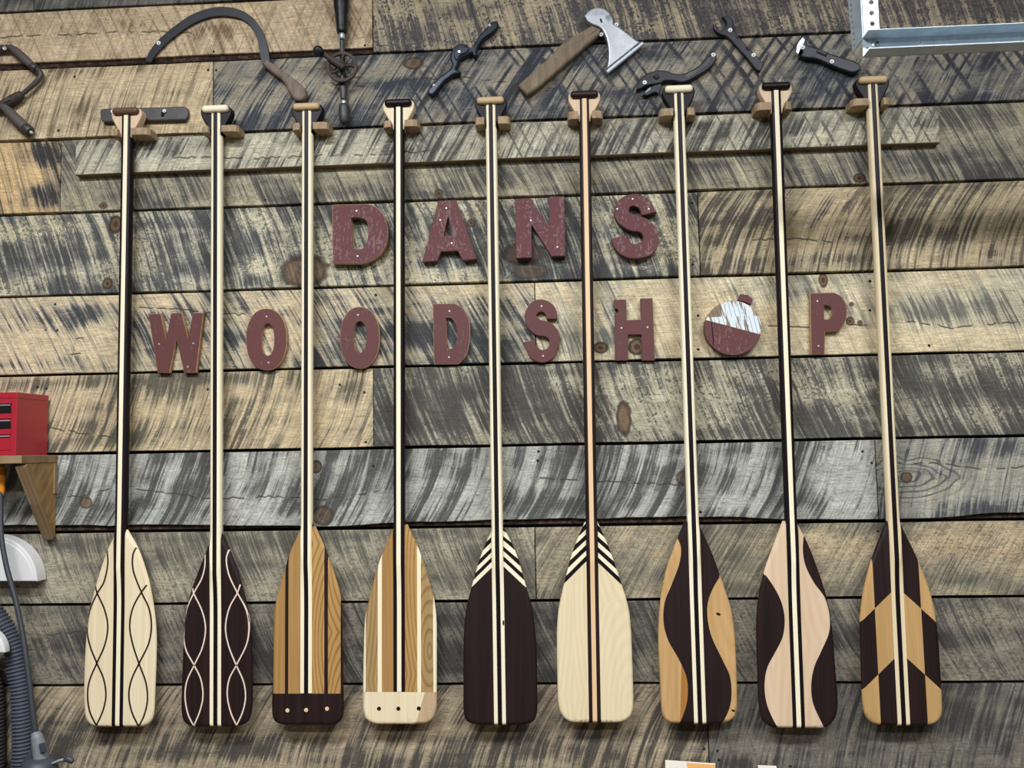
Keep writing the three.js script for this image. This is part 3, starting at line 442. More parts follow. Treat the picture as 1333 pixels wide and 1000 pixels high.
const PADDLES = [
  { top: [164, 150], bot: [152.4, 946], cap: 139, o: [100, 680], s: 3.571, strips: ['ebony', 'cream'], grip: ['pink', 'brown'], label: 'pale maple paddle with dark looping inlay lines and a brown grip cap',
    left: [[180, 40], [130, 150], [85, 290], [52, 420], [37, 560], [30, 700], [30, 850], [38, 915], [65, 948], [120, 954]], right: [[232, 35], [280, 120], [325, 250], [350, 370], [365, 500], [365, 650], [358, 800], [355, 880], [343, 925], [310, 950], [260, 955]],
    build(k) { halves('maple')(k); for (const c of [[[140, 125], [145, 190], [125, 280], [95, 330], [60, 410], [47, 490], [60, 570], [93, 655], [125, 730], [135, 810], [120, 880], [90, 945]], [[83, 293], [95, 330], [130, 410], [144, 485], [130, 570], [93, 655], [58, 740], [50, 800], [60, 880], [90, 945]], [[275, 118], [262, 150], [262, 220], [300, 325], [335, 400], [347, 480], [335, 560], [289, 657], [255, 730], [242, 800], [255, 880], [287, 950]], [[325, 292], [300, 325], [260, 400], [246, 480], [258, 560], [289, 657], [322, 750], [328, 830], [312, 900], [287, 950]]]) k.ribbon(c, 0.0036, inlayDark, 'inlay_line'); } },
  { top: [280.6, 150], bot: [280.2, 946], cap: 136, o: [225, 680], s: 3.571, strips: ['cream', 'ebony'], grip: ['ebony', 'cream'], label: 'dark walnut paddle with pale looping inlay lines and a cream grip cap',
    left: [[175, 75], [130, 190], [85, 310], [55, 440], [48, 530], [43, 620], [38, 760], [37, 890], [48, 930], [80, 950], [130, 953]], right: [[232, 60], [262, 130], [310, 260], [340, 380], [357, 480], [365, 600], [368, 760], [362, 890], [345, 930], [300, 950], [250, 953]],
    build(k) { halves('walnut')(k); for (const c of [[[150, 150], [150, 200], [135, 260], [97, 330], [62, 410], [48, 500], [60, 590], [99, 665], [130, 730], [140, 810], [125, 880], [97, 948]], [[92, 308], [97, 330], [135, 410], [152, 490], [138, 580], [99, 665], [65, 740], [57, 810], [70, 890], [97, 948]], [[260, 128], [250, 170], [260, 240], [300, 328], [338, 400], [353, 480], [345, 560], [295, 665], [262, 730], [253, 800], [268, 880], [296, 945]], [[313, 290], [300, 328], [262, 400], [245, 490], [258, 570], [295, 665], [328, 740], [338, 810], [325, 880], [296, 945]]]) k.ribbon(c, 0.0030, inlayLight, 'inlay_line'); } },
  { top: [399, 145], bot: [398.3, 944], cap: 133, o: [345, 680], s: 3.571, bandY: 797, strips: ['cream', 'ebony'], grip: ['ebony', 'tan'], label: 'honey cedar paddle with dark stripes and a walnut tip band with pale dowels',
    left: [[170, 15], [110, 150], [85, 240], [45, 380], [37, 470], [34, 620], [31, 790], [30, 890], [40, 925], [75, 943], [130, 946]], right: [[232, 20], [285, 140], [320, 240], [350, 350], [354, 480], [358, 620], [362, 790], [362, 890], [350, 925], [320, 943], [260, 946]],
    build(k) { bands(k, [[-1, 37, 'walnut', 'dark_stripe'], [37, 92, 'cedar'], [92, 107, 'walnut', 'dark_stripe'], [107, 190, 'cedar'], [200, 275, 'cedarFlame'], [275, 292, 'walnut', 'dark_stripe'], [292, 351, 'cedarFlame'], [351, 1000, 'walnut', 'dark_stripe']], 797, 'walnut', [345, 680], 3.571); dowels(k, [[104, 875], [191, 873], [288, 867]], WOOD.peach, [345, 680], 3.571); } },
  { top: [518.4, 140], bot: [519.7, 943], cap: 128, o: [460, 680], s: 3.571, bandY: 790, strips: ['ebony', 'cream'], grip: ['maple', 'ebony'], label: 'honey cedar paddle with pale stripes and a cream tip band with dark dowels',
    left: [[190, 15], [140, 130], [110, 210], [75, 340], [52, 450], [46, 580], [43, 790], [43, 880], [55, 915], [90, 938], [140, 942]], right: [[250, 10], [300, 120], [335, 220], [372, 350], [385, 450], [386, 600], [386, 790], [383, 880], [370, 915], [335, 938], [280, 942]],
    build(k) { bands(k, [[-1, 57, 'cream', 'pale_stripe'], [57, 113, 'cedarGrey'], [113, 132, 'cream', 'pale_stripe'], [132, 205, 'cedar'], [222, 297, 'cedarFlame'], [297, 315, 'cream', 'pale_stripe'], [315, 372, 'cedarGrey'], [372, 1000, 'cream', 'pale_stripe']], 790, 'maple', [460, 680], 3.571, [335, 780, 286, 950]); { const [a, b] = k.L(460 + 360 / 3.571, 680 + 872 / 3.571); k.own('maker_mark', new THREE.TorusGeometry(0.0048, 0.0005, 6, 24).translate(a, b, k.H(a, b)), WOOD.tan); } dowels(k, [[119, 867], [209, 867], [304, 866]], WOOD.ebony, [460, 680], 3.571); } },
  { top: [638.6, 137], bot: [651, 945], cap: 125, o: [590, 680], s: 3.571, strips: ['cream', 'ebony'], grip: ['ebony', 'tan'], label: 'dark walnut paddle with cream chevrons at the shoulders of its blade',
    left: [[182, 30], [130, 150], [85, 300], [60, 400], [49, 500], [47, 600], [46, 800], [48, 890], [60, 925], [100, 943], [150, 946]], right: [[235, 28], [290, 140], [335, 290], [365, 400], [380, 500], [387, 600], [390, 800], [388, 890], [370, 930], [335, 943], [280, 946]],
    build(k) { const f = ([x, y, a, b]) => [x, y, a, b]; chevrons(k, [605, 680], 10, { lines: [[350, 110, 270, 190], [350, 190, 270, 265], [352, 255, 240, 365], [353, 325, 210, 465], [355, 385, 190, 550], [356, 450, 150, 650], [357, 510, 120, 745], [360, 580, 85, 850]].map(f) }, { lines: [[497, 105, 560, 160], [497, 175, 580, 245], [500, 230, 600, 320], [500, 310, 670, 460], [502, 370, 690, 545], [505, 440, 730, 650], [508, 505, 760, 745], [512, 580, 790, 845]].map(f) }, 'walnut', ['ebony', 'cream', 1]); const [a, b] = k.L(590 + 233 / 3.571, 680 + 468 / 3.571); k.own('knot', new THREE.SphereGeometry(0.0045, 12, 8).scale(0.5, 1.5, 0.15).translate(a, b, k.H(a, b)), inlayDark, 'small dark knot in the pale strip'); } },
  { top: [760.7, 132], bot: [774.6, 942], cap: 117, o: [715, 670], s: 3.571, strips: ['walnut', 'peach'], grip: ['pink', 'walnut'], label: 'pale birch paddle with dark chevrons at the shoulders of its blade',
    left: [[165, 35], [110, 170], [70, 320], [45, 430], [36, 520], [35, 620], [38, 780], [42, 880], [58, 935], [95, 966], [150, 971]], right: [[222, 28], [280, 160], [335, 320], [368, 430], [380, 520], [385, 620], [390, 780], [390, 900], [375, 945], [335, 968], [290, 971]],
    build(k) { const f = (x) => x; chevrons(k, [730, 675], 10, { lines: [[318, 75, 290, 105], [318, 150, 230, 240], [320, 215, 200, 330], [320, 285, 160, 440], [322, 350, 130, 540], [323, 425, 90, 650], [325, 490, 65, 755], [328, 562, 40, 855]].map(f) }, { lines: [[465, 75, 500, 105], [465, 150, 550, 230], [467, 220, 605, 345], [468, 290, 650, 455], [469, 360, 690, 560], [470, 430, 740, 675], [471, 495, 765, 770], [474, 565, 795, 870]].map(f) }, 'birch', ['cream', 'ebony', 0]); } },
  { top: [883.8, 124], bot: [911.7, 944], cap: 110, o: [845, 670], s: 3.571, strips: ['cream', 'ebony'], grip: ['ebony', 'cream'], label: 'paddle with a dark walnut wave between golden outer lobes and a knot',
    left: [[165, 30], [130, 120], [85, 240], [57, 370], [45, 490], [43, 590], [50, 740], [55, 850], [65, 940], [95, 970], [150, 975]], right: [[230, 40], [290, 170], [340, 310], [380, 430], [398, 540], [405, 640], [410, 780], [410, 900], [398, 945], [360, 970], [300, 976]],
    build(k) { waves(k, [845, 670], 3.571, [[125, 88], [150, 150], [145, 220], [110, 320], [75, 410], [70, 500], [90, 580], [140, 670], [175, 750], [183, 810], [175, 890], [140, 985]], [[345, 260], [300, 330], [272, 400], [268, 470], [285, 560], [340, 680], [372, 750], [380, 830], [370, 900], [330, 985]], 'cherry', 'walnut', inlayDark, [152, 640, 143, 985]);
      for (const [x, y, r] of [[322, 463, 0.0046], [391, 912, 0.0036]]) { const [a, b] = k.L(845 + x / 3.571, 670 + y / 3.571); k.own('knot', new THREE.SphereGeometry(r, 12, 8).scale(1.2, 0.7, 0.12).rotateZ(-0.4).translate(a, b, k.H(a, b)), inlayDark, 'small dark knot'); } } },
  { top: [1010.3, 120], bot: [1040.3, 949], cap: 106, o: [975, 670], s: 3.508, strips: ['ebony', 'cream'], grip: ['pink', 'ebony'], label: 'paddle with a pale birch wave between dark walnut outer lobes',
    left: [[155, 30], [110, 150], [65, 280], [42, 400], [35, 500], [37, 620], [42, 760], [48, 880], [65, 945], [110, 974], [160, 978]], right: [[215, 30], [265, 120], [320, 260], [360, 390], [382, 520], [392, 640], [402, 760], [408, 870], [398, 930], [355, 974], [300, 979]],
    build(k) { waves(k, [975, 670], 3.508, [[55, 252], [110, 330], [145, 400], [160, 480], [150, 560], [110, 640], [80, 700], [68, 780], [80, 870], [115, 950], [140, 990]], [[253, 85], [248, 160], [260, 230], [300, 310], [350, 380], [372, 460], [368, 540], [335, 620], [300, 700], [287, 780], [295, 860], [330, 940], [356, 990]], 'walnut', 'pink', inlayDark); } },
  { top: [1136.4, 112], bot: [1177, 946], cap: 98, o: [1110, 670], s: 3.512, strips: ['maple', 'ebony'], grip: ['ebony', 'tan'], label: 'paddle with a checkered arrow pattern of dark walnut and golden alder',
    left: [[155, 30], [105, 160], [70, 270], [45, 390], [35, 500], [38, 600], [42, 720], [48, 860], [62, 925], [100, 960], [160, 967]], right: [[213, 25], [270, 140], [320, 250], [365, 380], [387, 490], [397, 580], [405, 720], [413, 850], [410, 920], [388, 952], [345, 967], [290, 968]],
    build(k) {
      const Q = (x, y) => k.L(1110 + x / 3.512, 670 + y / 3.512);
      for (const [half, c0, c1, h1, h2, sgn] of [[k.bl, [90, 210], [130, 965], [[175, 357], [35, 495]], [[190, 660], [45, 803]], -1], [k.br, [300, 210], [345, 968], [[233, 358], [387, 497]], [[252, 660], [410, 805]], 1]]) {
        const col = k.line(Q(...c0), Q(...c1)); // left of the downward line = image right
        const inner = sgn < 0 ? col : [-col[0], -col[1], -col[2]], outer = [-inner[0], -inner[1], -inner[2]];
        const up = (h) => { const l = sgn < 0 ? k.line(Q(...h[0]), Q(...h[1])) : k.line(Q(...h[1]), Q(...h[0])); return [-l[0], -l[1], -l[2]]; };
        const u1 = up(h1), u2 = up(h2), dn = (u) => [-u[0], -u[1], -u[2]];
        for (const [cl, m] of [[inner, ['walnut', 'alder', 'walnut']], [outer, ['alder', 'walnut', 'alder']]]) { const c = k.clipHalf(half, ...cl); k.piece(k.clipHalf(c, ...u1), 'blade_block', WOOD[m[0]]); k.piece(k.clipHalf(k.clipHalf(c, ...dn(u1)), ...u2), 'blade_block', WOOD[m[1]]); k.piece(k.clipHalf(c, ...dn(u2)), 'blade_block', WOOD[m[2]]); }
      }
    } },
];
PADDLES.forEach(makePaddle);
// notched wooden hangers, one for each paddle: left and right end, front edge top and bottom in pixels
const hangWood = std({ roughness: 0.75, map: woodTex([190, 164, 128], [126, 102, 74], { con: 0.8, fine: 180, sd: 31 }) });
[[144, 193, 166.5, 176, 164, 'the maple paddle with dark loops'], [261, 309, 163, 171.8, 281.5, 'the walnut paddle with pale loops'], [379, 427, 159, 168.5, 400, 'the cedar paddle with the walnut tip'], [498, 544.5, 156, 165, 518.6, 'the cedar paddle with the cream tip'], [618, 663.5, 151.5, 161.5, 639.5, 'the walnut paddle with cream chevrons'], [739, 785, 144, 154.3, 761.4, 'the birch paddle with dark chevrons'], [859, 906, 140, 150, 885, 'the paddle with the dark walnut wave'], [984, 1032, 132, 142.5, 1012, 'the paddle with the pale birch wave'], [1109, 1160, 127, 136.5, 1138.4, 'the checkered arrow paddle']].forEach(([ul, ur, vt, vb, uc, whose], i) => {
  const zf = 0.068, a = P(ul, (vt + vb) / 2, zf), b = P(ur, (vt + vb) / 2, zf), yt = P(uc, vt, zf).y, yb = P(uc, vb, zf).y, c = P(uc, (vt + vb) / 2, ZC + 0.012).x;
  const t = thing('paddle_hanger', `notched wooden hanger holding ${whose}`, 'hanger', new THREE.Vector3(c, (yt + yb) / 2, 0.02), 'paddle hangers on the long board');
  const D = zf - 0.02, l = a.x - c, r = b.x - c, n = 0.0165, q = 0.011;
  const sh = new THREE.Shape([[l, 0], [r, 0], [r, D - q], [r - q * 0.35, D - q * 0.3], [r - q, D], [n, D], [n, 0.007], [-n, 0.007], [-n, D], [l + q, D], [l + q * 0.35, D - q * 0.3], [l, D - q]].map((p) => new THREE.Vector2(...p)));
  const g = new THREE.ExtrudeGeometry(sh, { depth: yt - yb - 0.003, bevelEnabled: true, bevelThickness: 0.0015, bevelSize: 0.0015, bevelOffset: -0.0015, bevelSegments: 2 }); g.translate(0, 0, -(yt - yb - 0.003) / 2); g.rotateX(Math.PI / 2).scale(1, 1, 1);
  planarUV(g, 4, 8, i * 0.17, i * 0.31); own(t, 'hanger_plate', g, hangWood);
});

// ---------------------------------------------------------------- red wooden letters
function barnRed(paint, worn, bare, amount, sd) {
  return tex(256, 256, (i, j, c) => {
    const X = i / 256, Y = j / 256, g = 0.6 * vn(X * 150 + sd, Y * 16) + 0.4 * vn(X * 320, Y * 34 + sd), b = fbm(X * 9 + sd, Y * 6), n = vn(X * 90 + sd, Y * 70);
    mixc(c, paint, worn, clamp01(0.2 + 0.8 * b * g + 0.35 * (g - 0.5))); const k = sst(0.86 - amount, 1.02 - amount, 0.42 * g + 0.34 * b + 0.34 * n); mixc(c, c.slice(), bare, k * 0.8);
  });
}
const letterSide = std({ roughness: 0.85, map: woodTex([190, 158, 112], [140, 108, 72], { con: 0.7, sd: 41 }) });
const sideRed = std({ roughness: 0.85, map: barnRed([104, 58, 52], [96, 66, 56], [130, 104, 80], 0.22, 9) });
const redA = (sd) => std({ roughness: 0.75, map: barnRed([104, 52, 54], [88, 58, 56], [138, 108, 102], 0.25, sd), bumpMap: null });
const redB = (sd) => std({ roughness: 0.62, map: barnRed([100, 46, 42], [82, 46, 43], [118, 88, 78], 0.15, sd) });
const nailMat = std({ color: 0xc9c4ba, roughness: 0.45, metalness: 0.6 });
const c4 = crop(333, 240, 3.991), c6 = crop(666, 240, 3.991), cw = crop(190, 390, 6.665), co = crop(430, 380, 6.665), cs = crop(670, 380, 6.665), cn = crop(660, 245, 6.665), cd = crop(430, 250, 10), cp = crop(900, 370, 6.348);
const K = (l) => l.map((p) => [p[0], p[1], 1]);
const oval = (cx, cy, rx, ry, e = 2.2) => Array.from({ length: 28 }, (_, i) => { const a = i / 28 * 2 * Math.PI, c = Math.cos(a), s = Math.sin(a); return [cx + rx * Math.sign(c) * Math.abs(c) ** (2 / e), cy + ry * Math.sign(s) * Math.abs(s) ** (2 / e)]; });
const S1 = [[1300, 205, 1], [1170, 235, 1], [1150, 180], [1110, 155], [1070, 160], [1058, 190], [1075, 220], [1150, 240], [1230, 275], [1290, 340], [1315, 410], [1310, 500], [1260, 570], [1170, 605], [1060, 605], [980, 570], [930, 510], [905, 440, 1], [1035, 405, 1], [1050, 440], [1090, 480], [1140, 480], [1178, 450], [1180, 410], [1150, 380], [1080, 370], [1000, 330], [945, 270], [930, 200], [950, 130], [1000, 80], [1080, 50], [1160, 55], [1220, 90], [1260, 150]];
const S2 = [[370, 235, 1], [275, 235, 1], [265, 195], [235, 172], [200, 185], [192, 212], [215, 238], [275, 255], [340, 290], [380, 350], [390, 430], [370, 520], [330, 580], [260, 612], [190, 605], [130, 560], [95, 490], [78, 435, 1], [175, 420, 1], [190, 470], [225, 500], [265, 500], [298, 470], [300, 420], [270, 390], [190, 375], [130, 330], [95, 270], [90, 190], [120, 120], [180, 72], [250, 68], [320, 100], [360, 160]];
const LETTERS = [
  [cd([[20, 165, 1], [480, 155, 1], [580, 185], [680, 280], [735, 400], [750, 520], [735, 660], [670, 790], [560, 880], [420, 930, 1], [30, 930, 1]]), [cd([[265, 325, 1], [380, 320, 1], [460, 355], [495, 440], [500, 560], [480, 660], [430, 735], [400, 750, 1], [285, 745, 1]])], 0.02, redA(1), letterSide, [[464, 274.5], [465.5, 333.5]], 'large worn red wooden letter D beginning the word DANS'],
  [c4(K([[948, 85], [1040, 80], [1148, 388], [1075, 395], [1048, 345], [962, 350], [942, 398], [865, 403]])), [c4(K([[998, 160], [1030, 270], [972, 272]]))], 0.019, redA(2), sideRed, [[581, 271], [573, 286.5], [588, 316.5]], 'large worn red wooden letter A in the word DANS'],
  [cn(K([[70, 92], [205, 85], [370, 352], [365, 72], [498, 70], [508, 588], [385, 590], [212, 315], [216, 603], [80, 607]])), [], 0.021, redA(3), sideRed, [[725.5, 321.5], [691, 287]], 'large worn red wooden letter N in the word DANS'],
  [cn(S1), [], 0.021, redA(4), sideRed, [[823.5, 259], [844.5, 272], [803.5, 272]], 'large worn red wooden letter S ending the word DANS'],
  [cw(K([[20, 125], [130, 120], [175, 345], [215, 118], [310, 112], [365, 340], [405, 115], [500, 112], [435, 635], [330, 637], [262, 340], [205, 637], [100, 635]])), [], 0.013, redB(5), letterSide, [[207, 448], [251.5, 447], [244.5, 477.5]], 'red wooden letter W beginning the word WOODSHOP'],
  [cw(oval(1045, 345, 178, 268)), [cw(oval(1056, 347, 62, 145))], 0.013, redB(6), letterSide, [[347, 412], [349.5, 472]], 'red wooden letter O next to the letter W'],
  [co(oval(256, 397, 172, 268)), [co(oval(256, 392, 63, 142))], 0.013, redB(7), letterSide, [[466, 410]], 'red wooden letter O next to the small letter D'],
  [co([[888, 102, 1], [1080, 100, 1], [1150, 140], [1200, 230], [1213, 340], [1205, 450], [1175, 560], [1110, 628, 1], [900, 630, 1]]), [co([[1000, 218, 1], [1050, 222, 1], [1085, 270], [1105, 340], [1100, 420], [1075, 480], [1030, 510, 1], [1005, 510, 1]])], 0.011, redB(8), letterSide, [[585, 405], [584.5, 465]], 'red wooden letter D in the word WOODSHOP'],
  [cs(S2), [], 0.013, redB(9), sideRed, [[705, 398.5], [707, 463.5]], 'red wooden letter S in the word WOODSHOP'],
  [cs([...K([[862, 68], [965, 65], [972, 245], [1097, 240], [1090, 57], [1195, 55], [1215, 597], [1105, 597], [1100, 372], [985, 372], [982, 597], [872, 597], [868, 185]]), [890, 182], [900, 165], [890, 150], [866, 146, 1]]), [], 0.012, redB(10), sideRed, [[843, 426], [809, 427]], 'red wooden letter H in the word WOODSHOP'],
  [cp([[980, 72, 1], [1180, 68, 1], [1240, 100], [1280, 180], [1283, 270], [1262, 330, 1], [1225, 385, 1], [1105, 393, 1], [1102, 580, 1], [990, 582, 1]]), [cp([[1092, 168, 1], [1135, 170, 1], [1165, 200], [1170, 240], [1150, 285], [1125, 298, 1], [1092, 298, 1]])], 0.014, redB(11), letterSide, [[1064, 392], [1065.5, 450.5]], 'red wooden letter P ending the word WOODSHOP'],
];
for (const [px, holes, z1, face, side, nails, label] of LETTERS) {
  let mu = 0, mv = 0, bv = 0; px.forEach((p) => { mu += p[0] / px.length; mv += p[1] / px.length; bv = Math.max(bv, p[1]); });
  const t = thing('wooden_letter', label, 'letter', P(mu, bv, 0));
  const g = slab(px, holes, 0, z1, 0.0012, 4, 1); { const uv = g.attributes.uv; for (let i = 0; i < uv.count; i++) uv.setXY(i, uv.getX(i) * 3.2, uv.getY(i) * 3.2); }
  part(t, 'letter_body', g, [face, side]);
  for (const [u, v] of nails) part(t, 'nail_head', disc(u, v, z1, 0.0024, 0.0007), nailMat);
}
// the round float that stands for the second O of SHOP
{
  const t = thing('wooden_bobber', 'round wooden fishing float painted red and chipped white', 'bobber', P(954, 463, 0));
  const full = oval(345, 362, 236, 226, 2), z = 0.02;
  const cut = (keepTop) => { const poly = outline(full.map((p) => [p[0], p[1]]), 3); const nx = -(420 - 298), ny = 572 - 112, c = nx * 112 + ny * 298; return clipHalf(poly, keepTop ? nx : -nx, keepTop ? ny : -ny, keepTop ? c - 380 : -c - 380).map((p) => [p[0], p[1], 1]); };
  const white = std({ roughness: 0.8, map: tex(256, 256, (i, j, c) => { const X = i / 256, Y = j / 256, s = X + (Y - 0.5) * 0.22; const g = fbm(s * 60, Y * 5), b = vn(s * 16 + 4, Y * 2.2), e = Math.abs((X * 0.32) % 1); const chip = sst(0.50, 0.58, 0.55 * g + 0.45 * b + 0.22 * sst(0.30, 0.34, X) * (1 - sst(0.50, 0.62, X + (Y - 0.5) * 0.1))); mixc(c, [222, 230, 231], [134, 116, 94], chip); const cr = Math.abs((s * 14) % 1 - 0.5); mixc(c, c.slice(), [48, 52, 56], (1 - sst(0.02, 0.06, cr)) * 0.8 * sst(0.3, 0.6, vn(s * 14, Y * 6))); }) });
  const uvf = (g, k) => { const uv = g.attributes.uv; for (let i = 0; i < uv.count; i++) uv.setXY(i, uv.getX(i) * k, uv.getY(i) * k); return g; };
  part(t, 'white_half', uvf(slab(cp(cut(true)), [], 0, z, 0.001, 1, 1), 7), [white, letterSide], 'chipped white upper half');
  part(t, 'red_half', uvf(slab(cp(cut(false)), [], 0, z, 0.001, 1, 1), 3.2), [redA(21), sideRed], 'worn red lower half with a split');
  part(t, 'float_cap', uvf(slab(cp(K([[410, 80], [470, 90], [508, 125], [495, 170], [440, 145], [385, 135]])), [], 0, 0.018, 0.001, 1, 1), 3.2), [redB(22), sideRed]);
  part(t, 'crack', slab(cp(K([[163, 312], [172, 315], [190, 510], [180, 510]])), [], z - 0.004, z + 0.0003, 0, 1), std({ color: 0x241d1a, roughness: 1 }));
  part(t, 'nail_head', disc(966, 407, z, 0.0022, 0.0007), nailMat);
}

// ---------------------------------------------------------------- old tools on the wall
const iron = std({ roughness: 0.5, metalness: 0.4, map: tex(256, 256, (i, j, c) => { const n = fbm(i / 14, j / 14), k = vn(i / 3, j / 3); mixc(c, [62, 63, 65], [96, 90, 84], 0.7 * n + 0.3 * k); }) });
const blackIron = std({ roughness: 0.42, metalness: 0.35, map: tex(256, 256, (i, j, c) => { const n = fbm(i / 12, j / 12), k = vn(i / 2.5, j / 2.5); mixc(c, [24, 26, 30], [46, 46, 48], 0.7 * n + 0.3 * k); }) });
const blueIron = new THREE.MeshPhysicalMaterial({ color: 0x101c2c, roughness: 0.5, metalness: 0.0, specularIntensity: 0.6, clearcoat: 0.12, clearcoatRoughness: 0.2 });
const rustIron = std({ roughness: 0.7, metalness: 0.3, map: tex(256, 256, (i, j, c) => { const n = fbm(i / 10, j / 10); mixc(c, [56, 50, 48], [98, 80, 68], n); }) });
const steel = std({ roughness: 0.38, metalness: 0.55, map: tex(256, 256, (i, j, c) => { const n = fbm(i / 40 + 5, j / 40), k = vn(i / 3, j / 3), r = sst(0.55, 0.75, fbm(i / 55 + 9, j / 55 + 3)); const b = 158 + 40 * n + 12 * k; c[0] = b - 70 * r; c[1] = b + 4 - 66 * r; c[2] = b + 6 - 62 * r; }) });
const brightSteel = std({ color: 0xc9d2d8, roughness: 0.35, metalness: 0.6 });
const oldWood = std({ roughness: 0.8, map: woodTex([146, 128, 112], [96, 82, 72], { con: 0.9, fine: 140, sd: 51 }) });
const hatchetWood = std({ roughness: 0.75, map: woodTex([146, 128, 104], [100, 86, 68], { con: 0.9, fine: 120, sd: 52 }) });
const darkWood = std({ roughness: 0.7, map: woodTex([112, 102, 94], [68, 62, 58], { con: 0.9, fine: 130, sd: 53 }) });
const screwWhite = std({ color: 0xf4f2ec, roughness: 0.5 }), screwSlot = std({ color: 0x3a3936, roughness: 0.8 });
function screws(t, list, z) { for (const [u, v, r = 3.0] of list) { const m = part(t, 'screw', disc(u, v, z, r * PXM, 0.0016), screwWhite, 'pale screw head'); const g = disc(u, v, z + 0.0016, 0.9 * PXM, 0.0004); m.updateMatrixWorld(); const q = new THREE.Vector3(); g.translate(-t.position.x, -t.position.y, -t.position.z); own(m, 'socket', g, screwSlot); } }
const along = (g, k = 4) => { const uv = g.attributes.uv; for (let i = 0; i < uv.count; i++) uv.setXY(i, uv.getX(i) * k, uv.getY(i) * k); return g; };
{ // carpenter's brace
  const t = thing('hand_brace', 'old carpenter brace with grey wooden grips hung on the wall', 'hand drill', P(20, 172, 0));
  part(t, 'head_arm', sweepPx([[-26, 72, 4.25], [-12, 66, 4.50], [2, 63, 4.75], [14, 63, 4.50]], 0.014, 24, 12), iron);
  part(t, 'wooden_grip', sweepPx([[13, 61, 4.00], [20, 66, 5.38], [31, 76, 6.25], [40, 84, 5.25], [45, 88, 4.00]], 0.02, 30, 16), darkWood);
  part(t, 'crank_rod', sweepPx([[42, 86, 3.25], [48, 90, 3.38], [53, 95, 3.50], [51, 102, 3.50], [45, 109, 3.38], [36, 117, 3.25], [26, 125, 3.25]], 0.018, 40, 12), iron);
  part(t, 'collar', sweepPx([[40, 84, 5.00], [44, 87.5, 5.25], [47, 90, 4.25]], 0.02, 8, 14), iron);
  part(t, 'ratchet', sweepPx([[29, 122, 5.00], [25, 125, 6.50], [18, 129, 7.00], [9, 134, 6.50], [0, 139, 6.25], [-8, 142, 4.50]], 0.018, 26, 8), rustIron);
  part(t, 'pawl', slab(K([[3, 128], [12, 126], [13, 130], [5, 134]]), [], 0.022, 0.031, 0.001, 1, 1), iron);
  part(t, 'lower_grip', sweepPx([[1, 136, 4.38], [8, 142, 5.75], [16, 150, 7.00], [25, 159, 7.50], [34, 167, 7.00]], 0.02, 30, 16), darkWood);
  part(t, 'end_ring', sweepPx([[33, 166, 7.25], [37, 169.5, 7.50], [40, 172, 6.25]], 0.02, 8, 16), iron);
  part(t, 'end_pin', sweepPx([[38, 170.5, 2.75], [42.5, 174, 2.25]], 0.021, 4, 10), steel);
  screws(t, [[6, 62.5]], 0.0205);
}
{ // sickle
  const q = crop(180, 0, 5.796), t = thing('sickle', 'old sickle with a curved dark blade and worn wooden handle', 'sickle', P(290, 128, 0));
  part(t, 'sickle_blade', along(slab(q([[52, 465, 1], [75, 400], [150, 300], [280, 190], [400, 110], [520, 65], [640, 50], [760, 70], [860, 130], [930, 220], [970, 320], [990, 430], [1000, 490, 1], [945, 490, 1], [922, 440], [912, 370], [890, 270], [840, 190], [770, 140], [650, 120], [560, 125], [440, 165], [300, 255], [200, 340], [120, 430], [98, 470, 1]]), [], 0.004, 0.008, 0.0008, 4, 1)), blackIron);
  const h = q([[965, 440, 1], [1080, 520], [1200, 610], [1250, 660], [1260, 715], [1235, 750], [1190, 755], [1140, 700], [1080, 600], [1000, 540], [928, 478, 1]]);
  part(t, 'handle', along(slab(h, [], 0, 0.024, 0.008, 4, 4)), oldWood);
  for (const [u, v] of [[180 + 1085 / 5.796, 572 / 5.796], [180 + 1128 / 5.796, 572 / 5.796]]) part(t, 'rivet', disc(u, v, 0.0238, 0.0028, 0.0006), iron);
  screws(t, [[206.5, 56]], 0.008);
}
